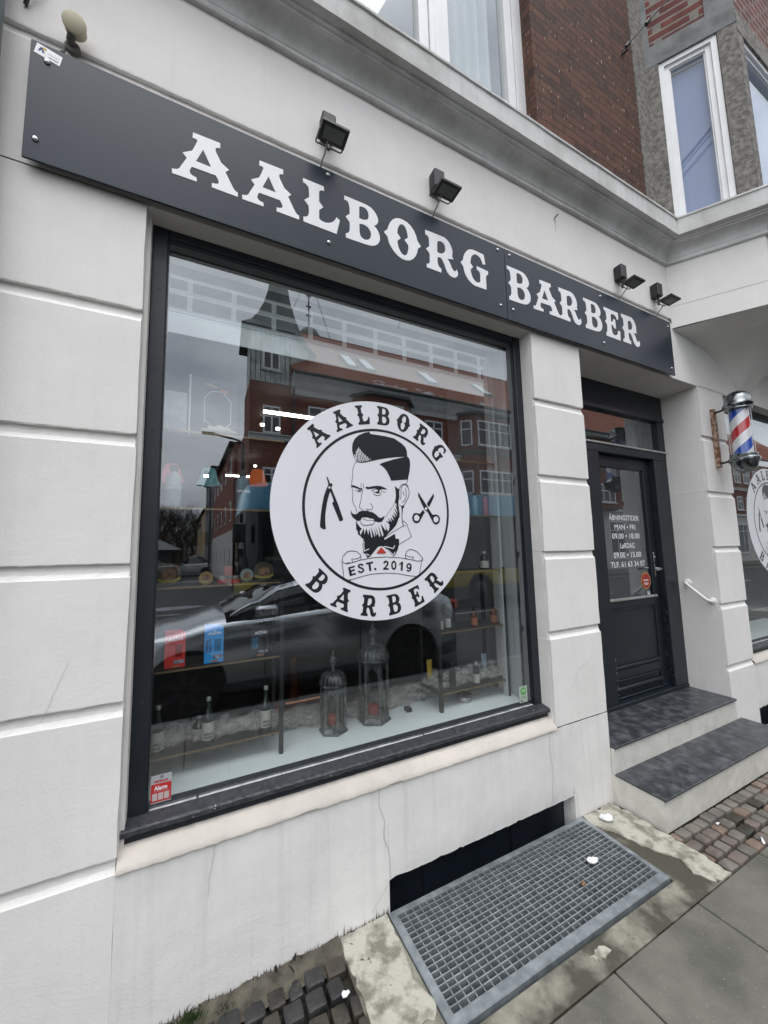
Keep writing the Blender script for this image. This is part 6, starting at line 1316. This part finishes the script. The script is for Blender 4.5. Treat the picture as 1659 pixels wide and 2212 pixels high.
# windows of the corner building
far_window(2.32, 3.03, 6.42, 7.62, YF+0.002, cb, 2); far_window(2.33, 3.05, 4.10+0.15, 5.02, YF+0.002, cb, 2)
far_window(4.20, 5.40, 6.75, 7.85, YF+0.002, cb, 2); far_window(4.20, 5.40, 4.35, 5.35, YF+0.002, cb, 2)
far_window(10.15, 11.2, 7.05, 8.05, YF+0.002, cb, 2); far_window(10.15, 11.2, 4.4, 5.4, YF+0.002, cb, 2)
def far_bay(x0, x1, label=None):
    d = 0.75; cw = 0.75; yb = YF+d
    fp = [(x0, YF), (x0+cw, yb), (x1-cw, yb), (x1, YF)]
    m = MB(); m.prism(fp[::-1], 'z', 3.95, 8.50); o = m.build('bay', brick('bay_brick', (0.26, 0.105, 0.078), (0.17, 0.072, 0.056), (0.13, 0.09, 0.07), w=0.24, h=0.075, mort=0.009, bump=0.002), cb)
    m = MB(); fq = [(x0-0.2, YF), (x0+cw-0.1, yb+0.2), (x1-cw+0.1, yb+0.2), (x1+0.2, YF)]; m.prism(fq[::-1], 'z', 8.50, 8.62); fq2 = [(x0-0.05, YF), (x0+cw, yb+0.07), (x1-cw, yb+0.07), (x1+0.05, YF)]; m.prism(fq2[::-1], 'z', 6.40, 6.58); m.prism(fq2[::-1], 'z', 3.90, 3.949)
    m.build('bay_cap', M['copper'], o)
    for z0, z1 in ((6.85, 8.2), (4.35, 5.55)):
        w = (x1-x0-2*cw); far_window(x0+cw+0.12, x1-cw-0.12, z0, z1, yb+0.002, cb, 3 if w > 2 else 2)
        # canted side windows
        for (a, b) in ((fp[0], fp[1]), (fp[2], fp[3])):
            A, B = Vector(a), Vector(b); T = (B-A).normalized(); Nn = Vector((-T.y, T.x)); 
            if Nn.y < 0: Nn = -Nn
            L = (B-A).length; m = MB(); g = MB()
            def q(s0, s1, za, zb, d0, d1, mm):
                ps = [A+T*s0+Nn*d0, A+T*s1+Nn*d0, A+T*s1+Nn*d1, A+T*s0+Nn*d1]; mm.prism([(p.x, p.y) for p in ps], 'z', za, zb)
            s0, s1 = L*0.25, L*0.80
            q(s0, s0+0.07, z0, z1, -0.02, 0.02, m); q(s1-0.07, s1, z0, z1, -0.02, 0.02, m); q(s0+0.07, s1-0.07, z0, z0+0.07, -0.02, 0.02, m); q(s0+0.07, s1-0.07, z1-0.07, z1, -0.02, 0.02, m); zt = z1-(z1-z0)*0.36; q(s0+0.07, s1-0.07, zt-0.03, zt+0.03, -0.02, 0.02, m)
            w_ = m.build('window', M['whiteframe'], cb); q(s0+0.07, s1-0.07, z0+0.07, z1-0.07, -0.01, 0.006, g); g.build('pane', M['winglass'], w_)
far_bay(6.1, 9.4); far_bay(12.0, 16.0); far_bay(22.0, 25.6); far_bay(31.5, 35.3)
for x in (17.6, 19.7, 27.0, 29.0, 36.6, 38.4, 40.2, 42.0, 43.8, 45.6, 47.4, 49.2, 51.0, 52.8, 54.6, 57.0, 59.5): 
    far_window(x, x+1.15, 6.85, 8.1, YF+0.002, cb, 2); far_window(x, x+1.15, 4.4, 5.6, YF+0.002, cb, 2)
for x in (5, 9, 13, 17, 21, 25, 29, 33, 37, 41, 45, 49, 53, 57): far_window(x, x+2.4, 0.7, 3.2, YF+0.012, cb, 3, 0.25)
# small cupola with a mast
t = thing('roof_cupola', 'small dark cupola with a cable stayed mast on the opposite roof', 'cupola', (6.0, YF-6, 13))
MB().lathe([(0.75, 13.3), (0.75, 14.2), (0.78, 14.3), (0.70, 14.8), (0.45, 15.2), (0.1, 15.4)], (5.9, YF-6.2, 0), 20).build('dome', M['copper'], t, smooth=True)
m = MB(); m.tube([(5.9, YF-6.2, 15.3), (5.9, YF-6.2, 19.5)], 0.05, 6)
for z in (16.2, 16.8, 17.5, 18.1, 18.8): m.tube([(5.75, YF-6.2, z), (6.05, YF-6.2, z)], 0.05, 6)
m.build('mast', M['black'], t)
m = MB()
for a in (-1.6, 1.5): m.tube([(5.9, YF-6.2, 19), (5.9+a, YF-6.2, 14.6)], 0.018, 4)
m.build('stay', M['black'], t)

# street row going away on the left of the reflection
def row(y0, y1, zt, mt, name, label, base=None, floors=3, ww=0.5, roofm='darkwall'):
    xw = lambda y: 1.75+0.035*(y+17)
    t = thing(name, label, 'building', (xw(y0), y0, 0))
    m = MB(); a, b = (xw(y0), y0), (xw(y1), y1)
    m.prism([a, (a[0]+9, y0), (b[0]+9, y1), b], 'z', -0.1, zt); m.build('wall', M[mt], t)
    m = MB(); m.prism([(a[0]-0.25, y0), (a[0]+9, y0), (b[0]+9, y1), (b[0]-0.25, y1)], 'z', zt, zt+0.12); m.prism([(a[0]+0.0, y0), (a[0]+9, y0), (b[0]+9, y1), (b[0]+0.0, y1)], 'z', zt*0.64, zt*0.64+0.001); m.build('eaves', M[roofm], t)
    m = MB(); L = abs(y1-y0); n = int(L/2.2); h = zt/floors; k = 0
    for f in range(floors):
        for i in range(n):
            y = y0-(i+0.5)*L/n; x = xw(y); k += 1
            o = MB().box(x-0.03, x+0.02, y-0.45, y+0.45, f*h+0.9, f*h+h-0.5).build('window', M['whiteframe'], t)
            MB().box(x-0.035, x-0.029, y-0.37, y-0.04, f*h+0.98, f*h+h-0.58).box(x-0.035, x-0.029, y+0.04, y+0.37, f*h+0.98, f*h+h-0.58).build('pane', M['winglass'], o)
    if base: MB().prism([(a[0]-0.04, y0), (a[0]+0.1, y0), (b[0]+0.1, y1), (b[0]-0.04, y1)], 'z', -0.1, 2.8).build('base_wall', M[base], t)
    return t
row(-19.0, -32.0, 7.3, 'farbrick', 'terraced_house', 'red brick terraced house with bay and white windows behind the corner building', 'whitestone')
row(-32.1, -43.0, 8.8, 'darkwall', 'dark_house', 'dark fronted house between the brick terrace and the yellow one', None)
row(-43.1, -63.0, 6.4, 'yellowwall', 'yellow_house', 'yellow rendered house farthest down the side street', None, 2)
t = row(-43.3, -62.8, 8.9, 'whitestone', 'grey_house', 'pale upper storey rising behind the yellow house', None, 3); t.location.x += 2.2
t = thing('low_hut', 'low grey hut with a wide hipped roof at the end of the car park', 'hut', (-5, -31, 0))
MB().box(-9.5, -1.6, -36, -31, -0.1, 2.0).build('wall', M['darkwall'], t); MB().add([(-10, -30.6, 2.0), (-0.9, -30.6, 2.0), (-0.9, -36.4, 2.0), (-10, -36.4, 2.0), (-8, -33.4, 3.1), (-3.1, -33.4, 3.1)], [(0, 1, 5, 4), (1, 2, 5), (2, 3, 4, 5), (3, 0, 4), (0, 3, 2, 1)]).build('roof', M['stonesmooth'], t)
# bare trees
def bare_tree(x, y, h, seed, label):
    rnd = random.Random(seed); t = thing('bare_tree', label, 'tree', (x, y, 0), 'bare winter trees on the slope')
    m = MB(); z0 = 0.0
    m.tube([(x, y, z0-0.3), (x+0.1, y, h*0.25), (x, y+0.1, h*0.45)], [0.22, 0.17, 0.12], 7); m.build('trunk', M['bark'], t)
    m = MB()
    def br(p, d, l, r, n):
        q = p+d*l; m.tube([tuple(p), tuple((p+q)/2+Vector((rnd.gauss(0, l*0.05), rnd.gauss(0, l*0.05), 0))), tuple(q)], [r, r*0.8, r*0.6], 4, False)
        if n <= 0: return
        for k in range(3):
            dd = (d+Vector((rnd.gauss(0, 0.55), rnd.gauss(0, 0.55), rnd.uniform(-0.05, 0.35)))).normalized(); br(p+(q-p)*rnd.uniform(0.5, 1.0), dd, l*0.72, r*0.6, n-1)
    for k in range(7): a = k*0.9+rnd.uniform(0, 0.5); br(Vector((x, y, h*rnd.uniform(0.25, 0.45))), Vector((cos(a)*0.6, sin(a)*0.6, 0.9)).normalized(), h*0.24, 0.07, 4)
    m.build('crown', M['bark'], t)
tl = ['tall bare tree far left behind the low hut', 'bare tree behind the roof of the low hut', 'bare tree between hut and yellow house', 'dense bare tree close to the yellow house', 'bare tree on the slope beyond the car park', 'leaning bare tree at the left edge of the reflection', 'bare tree behind the others, middle of the slope', 'small bare tree at the street end', 'wide bare tree farther up the slope']
for i, (x, y, h) in enumerate(((-7.5, -44, 8.0), (-5.5, -47, 8.2), (-3.4, -50, 8.4), (-1.8, -53, 8.6), (-4.6, -58, 9.5), (-9.5, -50, 8.6), (-2.6, -62, 10), (-0.6, -66, 9.5), (-6.5, -64, 10.5))): bare_tree(x, y, h, 100+i, tl[i])
m = MB(); rnd = random.Random(60); 
for k in range(2600):
    x, y = rnd.uniform(-26, 4), rnd.uniform(-80, -66); z = rnd.uniform(0, 6.5); l = rnd.uniform(0.5, 1.5); a, b = rnd.gauss(0, 0.4), rnd.gauss(0, 0.4)
    m.tube([(x, y, z), (x+a*l, y+b*l, z+l)], 0.05, 3, False)
tag(m.build('far_thicket', M['bark']), 'far thicket of bare trees closing the view over the car park', 'trees', kind='stuff')
# street lamps
def street_lamp(x, y, h, arm, label):
    t = thing('street_lamp', label, 'street lamp', (x, y, 0), 'street lamps on the opposite side')
    MB().tube([(x, y, -0.12), (x, y, h-0.35)], [0.07, 0.045], 10).build('pole', M['darkwall'], t, smooth=True)
    MB().tube([(x, y, h-0.35), (x, y, h-0.12), (x-arm*0.12, y, h-0.03), (x-arm*0.4, y, h+0.03), (x-arm, y, h+0.12)], 0.035, 8).build('arm', M['darkwall'], t, smooth=True)
    MB().box(x-arm-0.35, x-arm+0.05, y-0.09, y+0.09, h+0.09, h+0.16, 0.02).build('lamp_head', M['black'], t)
street_lamp(1.38, -11.8, 5.45, 0.95, 'street lamp whose arm shows in front of the turret building in the reflection')
street_lamp(0.9, -30.0, 6.7, 0.6, 'farther street lamp down the side street')
t = thing('distant_lamp', 'glowing orange lamp far off above the hut', 'lamp', (-6.2, -44.0, 0)); MB().lathe([(0.10, 4.3), (0.14, 4.4), (0.10, 4.5)], (-5.7, -44, 0), 10).build('lamp_globe', M['orangebulb'], t); MB().tube([(-5.7, -44, -0.1), (-5.7, -44, 4.3)], 0.05, 6).build('pole', M['darkwall'], t)
# overhead wires along the street
for i, (y, z, l) in enumerate(((-3.6, 9.4, 'lowest of the overhead wires along the street'), (-4.4, 10.2, 'second overhead wire above the street'), (-5.2, 11.2, 'third overhead wire above the street'), (-6.4, 12.2, 'fourth overhead wire above the street'), (-7.6, 13.6, 'highest overhead wire along the street'))):
    m = MB(); m.tube([(-30+k*3, y+0.004*(k-15)**2*0.2, z-0.6+0.0035*(k-15)**2) for k in range(31)], 0.014, 5); tag(m.build('overhead_wire', M['black']), l, 'wire', 'overhead wires')
m = MB(); m.tube([(4.2, -3, 9.6), (9.5, -15, 13.5)], 0.014, 5); tag(m.build('overhead_wire', M['black']), 'single wire crossing the street at an angle to the roof', 'wire', 'overhead wires')

# ------------------------------------------------------------------ vehicles
def car(x0, y0, label, paint, flip=False, name='parked_car', L=4.45, H=1.36, heading=0.0, detail=True):
    """built with the front at low x; y0 = centre line, wheels on z=-0.12"""
    zr = -0.12; t = thing(name, label, 'car', (x0, y0, zr))
    W = 0.90; n = 40
    def interp(tab, u):
        for (a, va), (b, vb) in zip(tab, tab[1:]):
            if a <= u <= b:
                f = (u-a)/(b-a); f = f*f*(3-2*f); return va+(vb-va)*f
        return tab[-1][1]
    belt = [(0, 0.52), (0.03, 0.66), (0.12, 0.76), (0.30, 0.86), (0.60, 0.92), (0.85, 0.95), (0.95, 0.93), (0.99, 0.80), (1, 0.60)]
    hood = [(0, 0.54), (0.03, 0.70), (0.12, 0.84), (0.27, 0.97), (0.34, 1.00), (0.60, 1.00), (0.80, 1.06), (0.92, 1.06), (0.985, 0.98), (1, 0.66)]
    wid = [(0, 0.60), (0.04, 0.78), (0.14, 0.88), (0.5, 0.90), (0.85, 0.88), (0.96, 0.80), (1, 0.66)]
    m = MB()
    def body(u, v):
        w = interp(wid, u); zb_, zh = interp(belt, u), interp(hood, u)
        prof = [(0.90, 0.20), (1.0, 0.30), (1.01, 0.50), (0.995, zb_*0.86+0.02), (0.955, zb_+0.02), (0.86, (zb_+zh)/2+0.03), (0.60, zh), (0.30, zh+0.012), (0, zh+0.015)]
        k = v*16; s = -1 if k > 8 else 1; k = k if k <= 8 else 16-k; i = min(7, int(k)); f = k-i
        a, b = prof[i], prof[i+1]
        return (x0-L/2+L*u, y0+s*w*(a[0]+(b[0]-a[0])*f), zr+a[1]+(b[1]-a[1])*f)
    m.grid(body, n, 16)
    e = [body(0, v/16) for v in range(17)]; m.add(e, [list(range(17))]); e = [body(1, v/16) for v in range(17)]; m.add(e, [list(range(17))[::-1]])
    m.build('body', paint, t, smooth=True, auto=60)
    roof = [(0.27, 0.98), (0.33, 1.10), (0.42, 1.28), (0.50, H), (0.60, H+0.01), (0.72, H-0.06), (0.84, 1.14), (0.90, 1.05)]
    m = MB()
    def gh(u, v):
        uu = 0.27+0.63*u; zt = interp(roof, uu); zb_ = interp(hood, uu)-0.02; w = interp(wid, uu); fr = min(1, (zt-zb_)/0.35)
        prof = [(0.90, zb_-0.05), (0.86, zb_+0.02), (0.86-0.14*fr, zb_+(zt-zb_)*0.80), (0.86-0.24*fr, zt-0.015), (0.40, zt), (0, zt+0.008)]
        k = v*10; s = -1 if k > 5 else 1; k = k if k <= 5 else 10-k; i = min(4, int(k)); f = k-i; a, b = prof[i], prof[i+1]
        return (x0-L/2+L*uu, y0+s*w*(a[0]+(b[0]-a[0])*f), zr+a[1]+(b[1]-a[1])*f)
    m.grid(gh, 26, 10); m.build('cabin_glass', M['carglass'], t, smooth=True, auto=60)
    # roof skin and pillars in body colour
    m = MB()
    def skin(u, v):
        p = gh((0.47-0.27)/0.63+((0.74-0.47)/0.63)*u, 0.3+0.4*v); return (p[0], p[1], p[2]+0.012)
    m.grid(skin, 10, 8)
    for s in (0, 1):
        for ua, ub in (((0.28-0.27)/0.63, (0.47-0.27)/0.63), ((0.74-0.27)/0.63, (0.89-0.27)/0.63)):
            for k in range(8):
                a, b = ua+(ub-ua)*k/8, ua+(ub-ua)*(k+1)/8; vv = (0.22, 0.32) if s == 0 else (0.68, 0.78)
                q = [gh(a, vv[0]), gh(b, vv[0]), gh(b, vv[1]), gh(a, vv[1])]; m.add([(p[0], p[1]+(0.01 if s == 0 else -0.01), p[2]+0.008) for p in q], [(0, 1, 2, 3)])
    m.build('roof_skin', paint, t, smooth=True, auto=60)
    for s in (1, -1):
        MB().box(x0-L/2+L*0.335, x0-L/2+L*0.39, y0+s*0.86-0.09*(1 if s < 0 else 0), y0+s*0.86+0.13*(1 if s > 0 else 0)+0.0, zr+0.96, zr+1.09, 0.03).build('side_mirror', paint, t, smooth=True)
        for wx in (0.185, 0.785):
            cx = x0-L/2+L*wx; yw = y0+s*0.80
            w_ = MB().lathe([(0.20, -0.11*s), (0.315, -0.11*s), (0.33, -0.08*s), (0.33, 0.085*s), (0.31, 0.11*s), (0.235, 0.115*s)], (cx, yw, zr+0.33), 28, 'y').build('wheel', M['tyre'], t, smooth=True)
            m = MB(); m.lathe([(0.235, 0.105*s), (0.228, 0.118*s), (0.215, 0.108*s)], (cx, yw, zr+0.33), 28, 'y')
            for k in range(7):
                a = 2*pi*k/7; c_, s_ = cos(a), sin(a); p = [(0.03, -0.03), (0.225, -0.018), (0.225, 0.018), (0.03, 0.03)]
                m.add([(cx+q[0]*c_-q[1]*s_, yw+0.119*s, zr+0.33+q[0]*s_+q[1]*c_) for q in p], [(0, 1, 2, 3)])
            m.build('rim', M['rim'], w_)
            m = MB(); m.add([(cx+0.375*cos(pi*k/16), y0+s*0.915, zr+0.33+0.375*sin(pi*k/16)) for k in range(17)]+[(cx-0.33, y0+s*0.915, zr+0.2), (cx+0.33, y0+s*0.915, zr+0.2)][0:0], [list(range(17))]); m.build('wheel_arch', M['black'], t)
            w_.location.y += s*0.02
        MB().box(x0-L/2+L*0.955, x0-L/2+L*1.0-0.02, y0+s*0.62-0.12, y0+s*0.62+0.12, zr+0.80, zr+0.93, 0.02).build('tail_light', M['decalred'], t, smooth=True)
        MB().box(x0-L/2+0.02, x0-L/2+0.22, y0+s*0.60-0.14, y0+s*0.60+0.14, zr+0.60, zr+0.72, 0.02).build('headlight', M['carglass'], t, smooth=True)
        m = MB()
        for u_ in (0.36, 0.62): 
            for k in range(8): pass
        for ux in (0.36, 0.62):
            x = x0-L/2+L*ux; m.box(x-0.003, x+0.003, y0+s*0.909-0.003, y0+s*0.909+0.003, zr+0.32, zr+0.80)
        m.build('door_gap', M['black'], t)
    return t
car(1.30, -3.44, 'silver grey parked car seen as a dark reflection across the lower window', M['carpaint'], L=4.30)
c2 = car(-3.2, -27.0, 'black car parked by the low hut in the reflection', M['carblack'], H=1.5); c3 = car(-0.4, -33.0, 'white car standing at the far end of the side street', M['carwhite'], H=1.6, L=4.0)
# bus
BX0, BY, BZ = 0.92, -6.75, -0.12
t = thing('city_bus', 'city bus with blue roof band, dark windows and yellow skirt passing in the reflection', 'bus', (7, -8, BZ))
def bslab(x0, x1, y0, y1, z0, z1, rake=0.0, r=0.35):
    """rounded corner slab in plan"""
    P = []
    for cx, cy, a0 in ((x1-r, y1-r, 0), (x0+r, y1-r, pi/2), (x0+r, y0+r, pi), (x1-r, y0+r, 1.5*pi)):
        for k in range(7): a = a0+k*pi/12; P.append((cx+r*cos(a), cy+r*sin(a)))
    return P
def bband(z0, z1, name, mt, ins0=0.0, ins1=0.0):
    P = bslab(BX0, 12.9, BY-2.55, BY, z0, z1); m = MB(); c = ((BX0+12.9)/2, BY-1.275); n = len(P)
    def ins(p, d): return (p[0]+(d if p[0] < c[0] else -d)*(1 if abs(p[0]-c[0]) > 5.6 else 0), p[1]+(d if p[1] < c[1] else -d)*(1 if abs(p[1]-c[1]) > 0.9 else 0))
    m.add([(*ins(p, ins0), z0) for p in P]+[(*ins(p, ins1), z1) for p in P], [tuple(range(n))[::-1], tuple(range(n, 2*n))]+[(k, (k+1) % n, n+(k+1) % n, n+k) for k in range(n)])
    return m.build(name, mt, t, smooth=True, auto=50)
bband(BZ+0.28, BZ+0.62, 'skirt', M['busgrey']); bband(BZ+0.621, BZ+1.05, 'yellow_panel', M['busyellow']); bband(BZ+1.051, BZ+2.62, 'window_band', M['busglass'], 0.004, 0.01)
bband(BZ+2.621, BZ+2.72, 'lower_roof_band', M['busblue'], -0.01, 0.0); bband(BZ+2.721, BZ+3.20, 'roof_cowl', M['busblue'], 0.0, 0.10); bband(BZ+3.201, BZ+3.30, 'roof', M['busblue'], 0.12, 0.35)
m = MB()
for x in (3.2, 4.6, 6.4, 8.0, 9.6, 11.2): m.box(x, x+0.07, BY-0.003, BY+0.012, BZ+1.06, BZ+2.6)
m.box(BX0-0.012, BX0+0.02, BY-2.2, BY-0.4, BZ+1.0, BZ+1.06); m.build('window_post', M['black'], t)
for x in (3.6, 7.3, 10.6):
    w_ = MB().lathe([(0.28, -0.02), (0.46, -0.01), (0.47, 0.01), (0.30, 0.025)], (x, BY+0.0, BZ+0.48), 28, 'y').build('wheel', M['tyre'], t, smooth=True)
    MB().lathe([(0.27, 0.02), (0.2, 0.05), (0.08, 0.06)], (x, BY+0.0, BZ+0.48), 24, 'y').build('rim', M['rim'], w_, smooth=True)
m = MB(); m.box(BX0-0.03, BX0-0.005, BY-1.9, BY-0.7, BZ+2.30, BZ+2.58); m.build('destination_board', M['black'], t)
MB().box(BX0-0.25, BX0+0.0, BY+0.05, BY+0.25, BZ+1.9, BZ+2.3, 0.03).build('side_mirror', M['black'], t)

for o in bpy.data.objects:
    if o.type == 'MESH' and o.parent is None and 'label' not in o and o.get('kind') is None: print('UNTAGGED', o.name)
